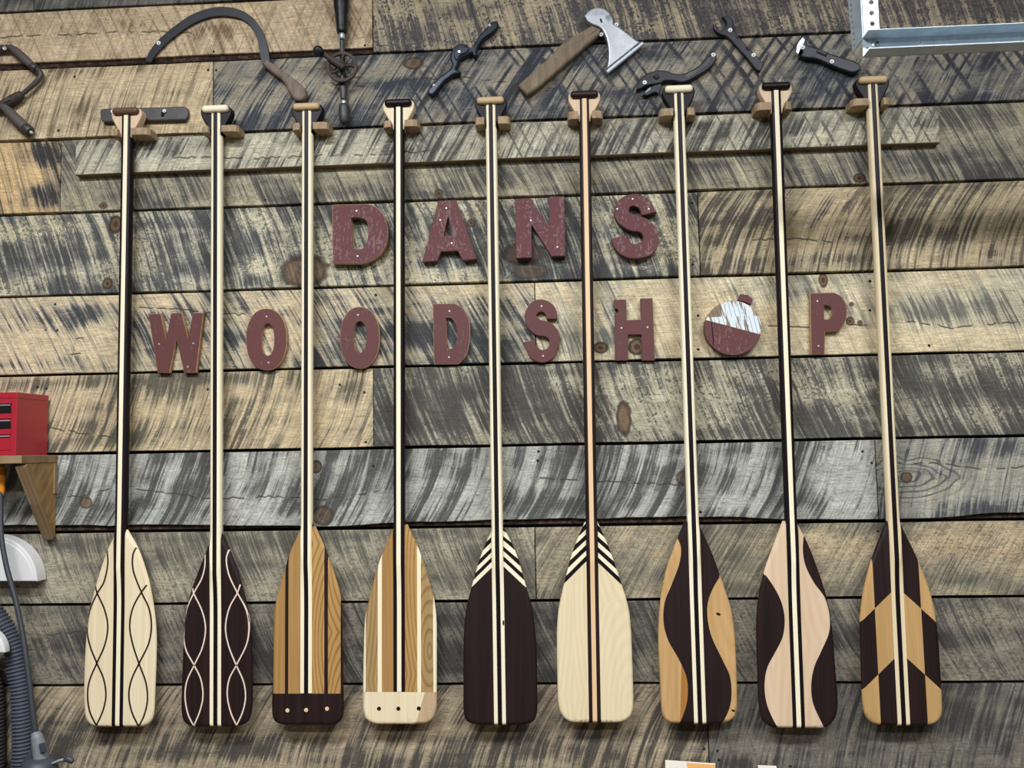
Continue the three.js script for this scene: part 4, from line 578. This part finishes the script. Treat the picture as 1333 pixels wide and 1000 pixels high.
{ // eggbeater drill
  const o = (x, y, r) => [400 + x / 5.88, y / 5.88, r * 1.15 / 5.88], t = thing('eggbeater_drill', 'antique hand crank drill with dark handle and spoked gear wheel', 'hand drill', P(446, 158, 0)); const Z = 0.02;
  part(t, 'drill_handle', sweepPx([o(258, -190, 30), o(258, -150, 52), o(259, -60, 56), o(260, 40, 53), o(262, 120, 44), o(263, 205, 37), o(264, 225, 38), o(264, 255, 32)], Z, 36, 18), blackIron);
  part(t, 'ferrule', sweepPx([o(266, 255, 20), o(267, 302, 20)], Z, 3, 14), steel);
  part(t, 'spindle', sweepPx([o(267, 298, 16), o(268, 400, 18), o(270, 560, 20), o(272, 660, 26), o(276, 690, 26), o(277, 770, 20)], Z - 0.004, 24, 12), iron);
  const c = P(400 + 268 / 5.88, 517 / 5.88, Z + 0.012), R = 125 / 5.88 * PXM * 0.985, ri = 100 / 5.88 * PXM * 0.985;
  const ring = new THREE.Shape(); ring.absarc(0, 0, R, 0, Math.PI * 2); const hole = new THREE.Path(); hole.absarc(0, 0, ri, 0, Math.PI * 2, true); ring.holes.push(hole);
  const wheel = new THREE.ExtrudeGeometry(ring, { depth: 0.005, bevelEnabled: true, bevelThickness: 0.0012, bevelSize: 0.0012, bevelOffset: -0.0012, bevelSegments: 2, curveSegments: 40 }).translate(c.x, c.y, c.z);
  const gw = part(t, 'gear_wheel', wheel, rustIron);
  for (const a of [80, 0, -62, 205, 145]) { const q = a * Math.PI / 180; const g = sweep([c.clone().add(new THREE.Vector3(0, 0, 0.003)), c.clone().add(new THREE.Vector3(Math.cos(q + 0.18) * R * 0.5, Math.sin(q + 0.18) * R * 0.5, 0.004)), c.clone().add(new THREE.Vector3(Math.cos(q) * R * 0.86, Math.sin(q) * R * 0.86, 0.003))], [0.0042, 0.003, 0.0036], 10, 8); g.translate(-t.position.x, -t.position.y, -t.position.z); own(gw, 'spoke', g, rustIron); }
  { const g = new THREE.CylinderGeometry(0.0075, 0.0085, 0.012, 16).rotateX(Math.PI / 2).translate(c.x, c.y, c.z + 0.006).translate(-t.position.x, -t.position.y, -t.position.z); own(gw, 'hub', g, rustIron); }
  part(t, 'crank_arm', sweepPx([[...o(285, 520, 22)], [...o(215, 475, 22)], [...o(150, 430, 20)], [...o(100, 398, 18)]], Z + 0.024, 16, 10), rustIron);
  part(t, 'crank_knob', sweepPx([[...o(85, 392, 28), Z + 0.016], [...o(85, 392, 36), Z + 0.026], [...o(84, 391, 37), Z + 0.038], [...o(84, 391, 24), Z + 0.045]], Z + 0.03, 14, 18), blackIron);
  part(t, 'gear_guard', slab(K([o(150, 470), o(175, 455), o(230, 500), o(225, 520)].map((p) => [p[0], p[1]])), [], Z + 0.01, Z + 0.016, 0.001, 1, 1), rustIron);
  part(t, 'chuck_neck', sweepPx([o(279, 768, 18), o(279, 806, 18)], Z - 0.004, 3, 14), steel);
  part(t, 'chuck', sweepPx([o(281, 800, 33), o(282, 830, 38), o(282, 890, 37), o(282, 930, 30), o(281, 945, 16)], Z - 0.002, 16, 18), iron);
  screws(t, [[453, 97.5, 2], [441.5, 96, 2]], Z + 0.006);
}
{ // flat iron bar
  const q = crop(120, 120, 6.665), t = thing('iron_bar', 'flat dark iron bar with a screw slot behind a paddle grip', 'bar', P(187, 158, 0));
  part(t, 'bar_body', along(slab(q([[68, 165], [80, 145], [120, 140, 1], [780, 122, 1], [815, 130], [828, 160], [826, 210], [805, 240, 1], [110, 260, 1], [82, 245], [72, 215]]), [], 0, 0.014, 0.003, 3, 2)), iron);
  part(t, 'slot', slab(q([[600, 180], [612, 160], [640, 158], [648, 175], [628, 195], [622, 212], [600, 212]]), [], 0.013, 0.0143, 0, 3), std({ color: 0x101010, roughness: 1 }));
  screws(t, [[214, 144.5, 2.6], [146.5, 145, 2.6]], 0.0145);
}
{ // spokeshave
  const q = crop(545, 20, 9.087), t = thing('spokeshave', 'glossy blue black spokeshave with two curved handles', 'spokeshave', P(600, 124, 0));
  part(t, 'shave_body', slab(q([[615, 390], [700, 250], [790, 150], [860, 75], [915, 60], [945, 95], [930, 150], [860, 215], [790, 262], [735, 315], [695, 400], [690, 485, 1], [640, 480, 1], [628, 445], [560, 480], [510, 500], [480, 540], [460, 600], [445, 628], [500, 668, 1], [480, 690, 1], [420, 700], [370, 735], [320, 770], [250, 850], [190, 925], [150, 948], [112, 930], [105, 880], [160, 810], [230, 732], [300, 680], [380, 612], [390, 560], [370, 500], [385, 420], [430, 360], [500, 330], [560, 340]]), [], 0, 0.018, 0.0055, 3, 4), blueIron);
  part(t, 'cap_iron', slab(q([[415, 470], [440, 395], [500, 370], [560, 372], [600, 385], [560, 440], [490, 470], [450, 530]]), [], 0.016, 0.022, 0.002, 3, 2), blueIron);
  part(t, 'thumb_screw', disc(597.8, 67.8, 0.022, 0.0042, 0.003), steel);
  screws(t, [[637.4, 33.2, 1.8], [565, 111.3, 1.8]], 0.0178);
}
{ // hatchet
  const q = crop(665, 0, 7.406), t = thing('hatchet', 'hatchet with a bright steel head and short wooden handle', 'hatchet', P(750, 120, 0));
  part(t, 'hatchet_handle', along(slab(q([[65, 820, 1], [240, 660], [400, 520], [440, 465], [500, 410], [780, 238, 1], [870, 275, 1], [850, 325], [700, 460], [560, 585], [400, 725], [240, 862], [155, 912, 1]]), [], 0.002, 0.026, 0.007, 3, 4)), hatchetWood);
  const head = part(t, 'hatchet_head', along(slab(q([[705, 150, 1], [770, 88], [860, 70], [930, 100], [980, 165], [988, 225, 1], [1060, 270], [1200, 375], [1250, 402, 1], [925, 660, 1], [942, 560], [935, 430], [898, 310], [860, 262], [790, 232], [735, 195]]), [], 0.004, 0.028, 0.0035, 4, 3), 5), steel, 'bright steel axe head');
  part(t, 'cutting_edge', slab(q(K([[1250, 402], [1276, 396], [1290, 420], [940, 702], [922, 690], [925, 655]])), [], 0.008, 0.02, 0.003, 1, 2), brightSteel);
  part(t, 'head_slot', slab(q([[858, 185], [866, 176], [880, 195], [882, 216], [872, 220], [862, 205]]), [], 0.027, 0.0283, 0, 3), screwSlot);
  screws(t, [[782.7, 44.8], [802.3, 32]], 0.016);
}
{ // bent adjustable wrench
  const q = crop(820, 10, 7.016), t = thing('bent_wrench', 'black adjustable wrench with an S shaped handle', 'wrench', P(880, 124, 0));
  part(t, 'wrench_body', along(slab(q([[58, 748, 1], [85, 665], [140, 608], [240, 572], [320, 570], [420, 600], [500, 595], [580, 560], [660, 500], [712, 440], [750, 420], [788, 432], [790, 470], [760, 522], [700, 572], [620, 622], [540, 665], [480, 682], [380, 667], [310, 672], [285, 690, 1], [190, 705, 1], [150, 712], [105, 738]]), [], 0, 0.015, 0.003, 4, 2)), blackIron);
  part(t, 'movable_jaw', along(slab(q([[112, 800, 1], [130, 772], [190, 718], [285, 688, 1], [290, 725], [262, 790, 1], [228, 772], [165, 800]]), [], 0.001, 0.013, 0.002, 3, 2)), blackIron);
  part(t, 'jaw_face', slab(q(K([[135, 772], [182, 722], [196, 745], [150, 778]])), [], 0.006, 0.0145, 0.001, 1, 1), steel);
  const w = P(820 + 240 / 7.016, 10 + 632 / 7.016, 0.015); const kn = []; for (let i = 0; i < 6; i++) kn.push(new THREE.TorusGeometry(0.0052, 0.0010, 6, 16).rotateY(Math.PI / 2).translate((i - 2.5) * 0.0019, 0, 0)); kn.push(new THREE.CylinderGeometry(0.0048, 0.0048, 0.0125, 14).rotateZ(Math.PI / 2)); const kg = mergeGeometries(kn.map((g) => g.toNonIndexed())); kg.rotateZ(-0.85).translate(w.x, w.y, w.z); part(t, 'worm_screw', kg, iron);
  part(t, 'handle_groove', slab(q([[500, 632], [540, 590], [600, 565], [670, 510], [725, 450], [745, 455], [720, 510], [660, 560], [590, 605], [520, 645]]), [], 0.0145, 0.0158, 0.0005, 3, 1), iron);
  screws(t, [[839.3, 107.4], [928.7, 71.5]], 0.0155);
}
{ // open ended wrench
  const q = crop(820, 10, 7.016), t = thing('open_end_wrench', 'black open ended wrench with slotted handle beside the beam', 'wrench', P(980, 92, 0)); t.userData.label = 'black open ended wrench with a slotted straight handle';
  part(t, 'wrench_body', along(slab(q([[842, 82, 1], [895, 68, 1], [930, 100], [946, 150], [946, 200], [1020, 290], [1100, 380], [1180, 462], [1226, 512, 1], [1195, 578, 1], [1162, 570], [1090, 482], [1000, 382], [890, 267], [820, 240], [775, 202], [760, 148, 1], [790, 158, 1], [812, 195], [848, 200], [878, 170], [885, 130], [866, 104]]), [q([[955, 252], [975, 258], [1000, 285], [988, 296], [962, 272]]), q([[1040, 345], [1060, 350], [1100, 395], [1090, 408], [1062, 385]])], 0, 0.012, 0.002, 3, 2)), blackIron);
  part(t, 'pin', sweepPx([[820 + 1212 / 7.016, 10 + 515 / 7.016, 1.6], [820 + 1252 / 7.016, 10 + 440 / 7.016, 1.6]], 0.006, 4, 8), iron);
  screws(t, [[950.6, 39.2], [981, 71.7]], 0.0122);
}
{ // short wrench
  const q = crop(1020, 0, 4.26), t = thing('stubby_wrench', 'stubby black adjustable wrench with a bright steel jaw', 'wrench', P(1078, 94, 0));
  part(t, 'wrench_body', along(slab(q([[88, 225, 1], [110, 208], [128, 222], [135, 245], [190, 265], [260, 295], [340, 320], [400, 340], [428, 362], [430, 385], [390, 403], [340, 392], [250, 357], [180, 327], [120, 320], [92, 312, 1], [105, 285, 1]]), [], 0, 0.017, 0.004, 3, 3)), blackIron);
  part(t, 'steel_jaw', slab(q([[68, 290, 1], [78, 240], [105, 205, 1], [120, 222], [98, 265], [82, 302, 1]]), [], 0.004, 0.0185, 0.001, 3, 1), steel, 'bright steel jaw');
  part(t, 'adjuster', sweepPx([[1020 + 185 / 4.26, 283 / 4.26, 3.2], [1020 + 240 / 4.26, 305 / 4.26, 3.2]], 0.016, 6, 12), iron);
  screws(t, [[1044.9, 61.6], [1083, 80.2]], 0.0185);
}
// ---------------------------------------------------------------- galvanised track hung from the ceiling
const galv = std({ roughness: 0.35, metalness: 0.15, map: tex(256, 256, (i, j, c) => { const n = fbm(i / 22, j / 22), k = vn(i / 6, j / 6); const b = 178 + 32 * n + 14 * k; c[0] = b - 14; c[1] = b; c[2] = b + 8; }) });
{
  const zw = 0.44, zf = 0.475, p0 = P(1123, 60, zw), p1 = P(1333, 52, zw), x0 = p0.x, x1 = p1.x + 0.35, yt = P(1123, 49.5, zw).y, yb = P(1123, 74.5, zw).y; const th = 0.002;
  const t = thing('steel_track', 'galvanised steel channel track hanging level from the ceiling', 'track', new THREE.Vector3(x0, yb, zw));
  const sh = new THREE.Shape([[x0, yb], [x1, yb], [x1, yt], [x0, yt]].map((p) => new THREE.Vector2(...p)));
  const hole = (x, y, r) => { const h = new THREE.Path(); h.absarc(x, y, r, 0, 6.2832, true); sh.holes.push(h); };
  for (const [u, v, r] of [[1129, 52.5, 1.8], [1129, 63, 1.8], [1196.5, 55.5, 2.3], [1326, 46.5, 1.4]]) { const p = P(u, v, zw); hole(p.x, p.y, r * PXM * 0.79); }
  part(t, 'web', along(new THREE.ExtrudeGeometry(sh, { depth: th, bevelEnabled: false }).translate(0, 0, zw - th), 3), galv);
  part(t, 'upper_flange', planarUV(box(x0, x1, yt - th, yt, zw - th, zf, 0.0008), 3, 3), galv);
  part(t, 'lower_flange', planarUV(box(x0, x1, yb, yb + th, zw - th, zf, 0.0008), 3, 3), galv);
  const b = P(1140, 58.5, zw); const bolt = part(t, 'bolt', new THREE.SphereGeometry(0.0085, 16, 8).scale(1, 1, 0.45).translate(b.x, b.y, zw), brightSteel); own(bolt, 'nut', new THREE.CylinderGeometry(0.0045, 0.0045, 0.004, 6).rotateX(Math.PI / 2).translate(b.x - x0, b.y - yb, 0.005), iron);
  const a = thing('slotted_angle', 'perforated steel angle dropping from the ceiling to the track', 'bracket', new THREE.Vector3(P(1135, 42, zw).x, yt, zw));
  const xa = P(1125, 40, zw).x, xb = P(1145.5, 40, zw).x, s2 = new THREE.Shape([[xa, yb + 0.004], [xb, yb + 0.004], [xb, CEIL], [xa, CEIL]].map((p) => new THREE.Vector2(...p)));
  const dy = P(1137, 16, zw).y - P(1138, 30, zw).y; let y = P(1138, 30, zw).y; for (; y < CEIL - 0.02; y += dy) { const h = new THREE.Path(); h.absarc((xa + xb) / 2 + 0.002, y, 0.0046, 0, 6.2832, true); s2.holes.push(h); }
  part(a, 'front_leg', along(new THREE.ExtrudeGeometry(s2, { depth: 0.002, bevelEnabled: false }).translate(0, 0, zw - 0.0045), 3), galv);
  // side leg: widens upward, its edge punched with small slots
  const yb2 = P(1121, 47, zw).y - 0.003, w0 = 0.058, w1 = 0.175, q0 = (yy) => -(w0 + (w1 - w0) * clamp01((yy - yb2) / (CEIL - yb2)));
  const s3 = new THREE.Shape([[0, yb2], [0, CEIL], [q0(CEIL), CEIL], [q0(yb2), yb2]].map((p) => new THREE.Vector2(...p)));
  for (let yy = yb2 + 0.008; yy < CEIL - 0.02; yy += 0.0125) { const h = new THREE.Path(); h.absellipse(q0(yy) + 0.012, yy, 0.0066, 0.0026, 0, 6.2832, true); s3.holes.push(h); }
  const g3 = new THREE.ExtrudeGeometry(s3, { depth: 0.002, bevelEnabled: false }).rotateY(-Math.PI / 2).translate(xa, 0, zw - 0.005); planarUV(g3, 3, 3);
  part(a, 'side_leg', g3, galv);
}
// ---------------------------------------------------------------- shelf and red tool chest
{
  const zF = 0.144, br = P(75, 596, 0), xr = br.x, ytop = P(75, 592.5, 0).y, ybot = P(75, 602.5, 0).y;
  const shelfWood = std({ roughness: 0.85, map: woodTex([166, 138, 100], [112, 88, 60], { con: 0.9, fine: 120, sd: 61 }) });
  const slatWood = std({ roughness: 0.85, map: (() => { const m = tex(256, 256, (i, j, c) => { const X = (i + j * 0.8) / 256, g = vn((i + j * 0.8) / 9, (i - j) / 60), h = fbm((i + j * 0.8) / 22, (i - j) / 90); mixc(c, [184, 150, 92], [118, 90, 52], clamp01(0.5 * g + 0.55 * h)); }); return m; })() });
  const t = thing('wall_shelf', 'rough wooden wall shelf on a triangular plank bracket', 'shelf', new THREE.Vector3(xr - 0.15, ybot - 0.17, 0));
  part(t, 'shelf_board', planarUV(box(xr - 0.42, xr, ybot, ytop, 0, zF, 0.002), 1, 4), shelfWood);
  const yb = P(70, 699, 0.0).y; const sh = new THREE.Shape([[0.0, ybot], [zF - 0.012, ybot], [zF - 0.03, ybot - 0.004], [0.012, yb], [0, yb]].map((p) => new THREE.Vector2(...p)));
  const plate = new THREE.ExtrudeGeometry(sh, { depth: 0.016, bevelEnabled: false }).rotateY(-Math.PI / 2).translate(xr - 0.002, 0, 0); planarUV(plate, 5, 5);
  const bp = part(t, 'bracket_panel', plate, slatWood);
  const d0 = new THREE.Vector3(xr - 0.011, ybot - 0.004, zF - 0.016), d1 = new THREE.Vector3(xr - 0.011, yb - 0.002, 0.010), len = d0.distanceTo(d1);
  const bar2 = new RoundedBoxGeometry(0.024, len, 0.014, 2, 0.002); planarUV(bar2, 3, 0.6); bar2.rotateX(Math.atan2(d0.z - d1.z, d0.y - d1.y)); bar2.translate((d0.x + d1.x) / 2, (d0.y + d1.y) / 2, (d0.z + d1.z) / 2);
  part(t, 'brace', bar2, shelfWood);
  { const p2 = plate.clone().translate(t.position.x - 0.38, t.position.y, t.position.z), b2 = bar2.clone().translate(t.position.x - 0.38, t.position.y, t.position.z); part(t, 'bracket_panel', p2, slatWood); part(t, 'brace', b2, shelfWood); }
  part(t, 'wall_cleat', planarUV(box(xr - 0.02, xr + 0.001, ybot - 0.075, ybot - 0.002, 0, 0.012, 0.001), 3, 1), shelfWood);
  // tool chest
  const red = new THREE.MeshPhysicalMaterial({ color: 0xa81c2e, roughness: 0.42, clearcoat: 0.4, clearcoatRoughness: 0.25 });
  const xb = P(62, 560, 0.012).x, zb = 0.012, zf = 0.136, yt = P(62, 515, zb).y, y0 = ytop, x0 = xb - 0.26;
  const c = thing('tool_chest', 'small red metal tool chest with drawers standing on the shelf', 'tool chest', new THREE.Vector3((x0 + xb) / 2, y0, (zb + zf) / 2));
  const fr = []; fr.push(box(x0 + 0.0004, xb - 0.0004, y0 + 0.0004, yt - 0.012, zb, zf - 0.012, 0.0005), box(xb - 0.013, xb, y0, yt - 0.012, zf - 0.014, zf, 0.0015), box(x0, x0 + 0.013, y0, yt - 0.012, zf - 0.014, zf, 0.0015), box(x0 + 0.012, xb - 0.012, y0 + 0.0003, y0 + 0.012, zf - 0.014, zf - 0.0003, 0.0006), box(x0 + 0.012, xb - 0.012, yt - 0.026, yt - 0.0125, zf - 0.014, zf - 0.0003, 0.0006));
  part(c, 'chest_body', mergeGeometries(fr), red);
  part(c, 'lid', box(x0 - 0.001, xb + 0.001, yt - 0.0135, yt, zb - 0.001, zf + 0.001, 0.0015), red);
  const blk = std({ color: 0x141416, roughness: 0.35 });
  const H = yt - 0.026 - (y0 + 0.012), n = 3;
  for (let i = 0; i < n; i++) { const a = y0 + 0.012 + H * i / n + 0.001, b = y0 + 0.012 + H * (i + 1) / n - 0.001; const dr = part(c, 'drawer', box(x0 + 0.0145, xb - 0.0145, a, b, zf - 0.012, zf - 0.006, 0.001), red); const off = (g) => g.translate(-c.position.x, -c.position.y, -c.position.z); own(dr, 'pull_rail', off(box(x0 + 0.018, xb - 0.018, b - 0.0035, b - 0.001, zf - 0.007, zf - 0.002, 0.0006)), brightSteel); if (i) own(dr, 'label_holder', off(box(x0 + 0.03, xb - 0.017, b - 0.020, b - 0.005, zf - 0.0065, zf - 0.0035, 0.0008)), blk); }
}
// ---------------------------------------------------------------- bench below the frame
const BT = 0.70;
{
  const wood = std({ roughness: 0.8, map: woodTex([98, 78, 56], [64, 50, 34], { con: 0.8, fine: 90, sd: 71 }) });
  const t = thing('workbench', 'plain wooden workbench along the foot of the plank wall', 'workbench', new THREE.Vector3(0, 0, 0.32));
  for (let i = 0; i < 4; i++) part(t, 'top_board', planarUV(box(-2.2, 1.9, BT - 0.04, BT, 0.005 + i * 0.15, 0.152 + i * 0.15, 0.003), 0.6, 4, i * 0.3), wood);
  for (const x of [-2.05, -0.1, 1.75]) for (const z of [0.07, 0.52]) part(t, 'leg', planarUV(box(x - 0.045, x + 0.045, 0, BT - 0.04, z - 0.045, z + 0.045, 0.003), 4, 0.6), wood);
  part(t, 'lower_shelf', planarUV(box(-2.1, 1.8, 0.16, 0.18, 0.02, 0.56, 0.002), 0.6, 2), wood);
}
// ---------------------------------------------------------------- things at the left edge and on the bench
const whitePl = std({ color: 0xdcdad6, roughness: 0.45 });
for (const [cu, cv, r, zb, dp, label] of [[-12, 757, 60, 0, 0.04, 'half round white plastic cover on the wall under the shelf'], [-28, 850, 34, 0.078, 0.1, 'smaller white half round cover in front of the grey hose']]) {
  const t = thing('dust_cover', label, 'cover', P(cu, cv, 0)); const z1 = dp; const mk = (k, z0, z2, b) => slab([[cu - r * k, cv - (1 - k) * 4, 1], ...Array.from({ length: 23 }, (_, i) => { const a = Math.PI * (1 - (i + 1) / 24); return [cu + Math.cos(a) * r * k, cv - Math.sin(a) * r * k - (1 - k) * 4]; }), [cu + r * k, cv - (1 - k) * 4, 1]], [], z0, z2, b, 2, 2);
  part(t, 'cover_rim', mk(1, zb, z1, 0.003), whitePl); if (zb) { const m = P(-56, 846, zb); part(t, 'mounting_post', new THREE.CylinderGeometry(0.008, 0.008, zb + 0.004, 14).rotateX(Math.PI / 2).translate(m.x, m.y, zb / 2), whitePl); } part(t, 'cover_panel', mk(0.9, z1 - 0.002, z1 + 0.003, 0.0015), whitePl);
}
{ // corrugated hose
  const t = thing('vacuum_hose', 'grey corrugated vacuum hose hanging down to the bench', 'hose', new THREE.Vector3(P(28, 940, 0.045).x, BT, 0.045));
  const m = std({ color: 0x4a505a, roughness: 0.5 }), r = 11.6 * PXM * 0.975, yb = BT + 0.001;
  const p = [[-48, 782], [-22, 788], [0, 808], [15, 840], [24, 885], [27.5, 940], [28.5, 1000]].map(([u, v]) => P(u, v, 0.045)); const last = p[p.length - 1]; p.push(new THREE.Vector3(last.x, yb, 0.045));
  part(t, 'hose', sweep(p, p.map(() => r), 520, 20, (s) => 0.0026 * Math.sin(s / 0.0085 * 2 * Math.PI)), m);
  const t2 = thing('vacuum_hose', 'second loop of corrugated hose at the edge of the wall behind the small cover', 'hose', new THREE.Vector3(P(-9, 950, 0.035).x, BT, 0.035));
  const p2 = [[-14, 872], [-9, 900], [-8, 950], [-8, 1000]].map(([u, v]) => P(u, v, 0.035)); p2.push(new THREE.Vector3(p2[3].x, yb, 0.035));
  part(t2, 'hose', sweep(p2, p2.map(() => r), 260, 18, (s) => 0.0026 * Math.sin(s / 0.0085 * 2 * Math.PI)), std({ color: 0x3a3a3c, roughness: 0.55 }));
}
{ // corded trimmer on the bench with its cable running up to the shelf
  const Z = 0.14, base = P(66, 1000, Z), t = thing('corded_trimmer', 'grey corded hand tool on the bench with its cable rising to the shelf', 'power tool', new THREE.Vector3(base.x, BT, Z));
  const rub = std({ color: 0x33373b, roughness: 0.55 }), gry = std({ color: 0x75797c, roughness: 0.5 }), dk = std({ color: 0x3c4046, roughness: 0.5 });
  part(t, 'power_cable', sweepPx([[1, 622, 3.0, 0.08], [1, 660, 3.2, 0.085], [2, 700, 3.3, 0.095], [9, 740, 3.4, 0.105], [20, 780, 3.4, 0.115], [30, 830, 3.4, 0.125], [37, 880, 3.4, 0.135], [43, 930, 3.6, Z], [47, 958, 3.8, Z]], 0.12, 80, 12), rub);
  part(t, 'orange_coupling', sweepPx([[1, 606, 5.2, 0.08], [2, 618, 5.4, 0.08], [2, 634, 4.6, 0.08], [1, 650, 3, 0.08]], 0.08, 16, 14), std({ color: 0xdf8a1c, roughness: 0.45 }), 'orange cable coupling under the shelf');
  part(t, 'strain_relief', sweepPx([[45, 953, 4.5], [48, 960, 7.6], [51, 972, 8.8], [53, 984, 9.4], [54, 992, 10]], Z, 20, 18), gry);
  part(t, 'relief_window', slab(K([[50, 969], [57, 967.5], [59, 979], [52, 981]]), [], Z + 0.012, Z + 0.0185, 0.001, 1, 1), dk);
  const bx = P(52, 986, Z), y1 = bx.y; part(t, 'motor_housing', sweep([new THREE.Vector3(bx.x, y1, Z), new THREE.Vector3(bx.x, y1 - 0.012, Z), new THREE.Vector3(bx.x, y1 - 0.05, Z), new THREE.Vector3(bx.x, BT + 0.018, Z)], [0.022, 0.036, 0.042, 0.042], 20, 22), dk);
  part(t, 'foot_plate', new THREE.CylinderGeometry(0.06, 0.062, 0.018, 28).translate(bx.x, BT + 0.009, Z), dk);
  part(t, 'side_wing', slab([[26, 996, 1], [34, 984], [44, 966, 1], [46, 975, 1], [40, 992], [44, 1000, 1]], [], Z - 0.01, Z + 0.01, 0.002, 3, 2), dk);
  const lev = part(t, 'lever', sweepPx([[68, 994, 1.5], [78, 990, 1.6], [87, 988.5, 1.6]], Z + 0.01, 8, 10), brightSteel); const lk = sweepPx([[84, 989, 3.0], [90, 988.5, 4.0], [95, 992, 3.2]], Z + 0.01, 10, 12); lk.translate(-t.position.x, -t.position.y, -t.position.z); own(lev, 'lever_knob', lk, dk);
}
// two printed cards standing on the bench, only their tops reach into view
[[866, 991.5, 931, 996, 'white card box with pink and orange print standing on the bench', true], [987, 998, 1011, 999.5, 'narrow cream card box standing on the bench beside the printed one', false]].forEach(([u0, v0, u1, v1, label, print], i) => {
  const Z = 0.16, a = P(u0, v0, Z), b = P(u1, v1, Z + (print ? 0.02 : 0.004)), y = (a.y + b.y) / 2 + 0.0005, w = Math.hypot(b.x - a.x, b.z - a.z);
  const cv = document.createElement('canvas'); cv.width = 256; cv.height = 256; const g = cv.getContext('2d'); g.fillStyle = '#f4ead8'; g.fillRect(0, 0, 256, 256);
  if (print) { g.fillStyle = '#f0b46a'; g.beginPath(); g.moveTo(110, 0); g.lineTo(256, 0); g.lineTo(256, 256); g.lineTo(170, 256); g.fill(); const r = rng(4); for (let k = 0; k < 16; k++) { g.fillStyle = ['#b83a6a', '#c8404a', '#a84a8a', '#d06040'][k % 4]; g.beginPath(); g.arc(20 + k * 14, 38 + r() * 24, 12 + r() * 12, 0, 6.3); g.fill(); } g.fillStyle = '#b5455f'; g.fillRect(10, 90, 236, 140); } else { g.fillStyle = '#e9c9a8'; g.fillRect(0, 120, 256, 136); }
  const map = new THREE.CanvasTexture(cv); map.colorSpace = THREE.SRGBColorSpace;
  const t = thing('card_box', label, 'box', new THREE.Vector3((a.x + b.x) / 2, BT, (a.z + b.z) / 2)); t.rotation.y = -Math.atan2(b.z - a.z, b.x - a.x);
  const h = y - BT; const face = std({ map, roughness: 0.6 }), card = std({ color: 0xece4d4, roughness: 0.7 });
  own(t, 'carton', new THREE.BoxGeometry(w, h, 0.008).translate(0, h / 2, -0.004), [card, card, card, card, face, card]);
});
// ---------------------------------------------------------------- ceiling fixtures
FIXTURES.forEach(([x, z, turn, len, wid, power], i) => {
  const t = thing('led_panel', ['white ceiling light above the left end of the plank wall', 'white ceiling light above the right end of the plank wall', 'white ceiling light farther back in the workshop'][i], 'ceiling light', new THREE.Vector3(x, CEIL, z)); t.rotation.y = turn;
  own(t, 'light_housing', new RoundedBoxGeometry(len + 0.03, 0.05, wid + 0.03, 2, 0.006).translate(0, -0.026, 0), std({ color: 0xe8e8e6, roughness: 0.5 }));
  own(t, 'light_diffuser', new THREE.BoxGeometry(len, 0.004, wid).translate(0, -0.053, 0), std({ color: 0xffffff, emissive: 0xf3f7ff, emissiveIntensity: 1.5, roughness: 0.6 }));
  const l = new THREE.RectAreaLight(0xf3f7ff, power, len, wid); l.position.set(x, CEIL - 0.058, z); l.rotation.set(-Math.PI / 2, 0, turn); l.name = 'led_panel_light'; scene.add(l);
});
scene.traverse((o) => { if (o.isMesh) { o.castShadow = true; o.receiveShadow = true; } });
renderer.render(scene, camera);
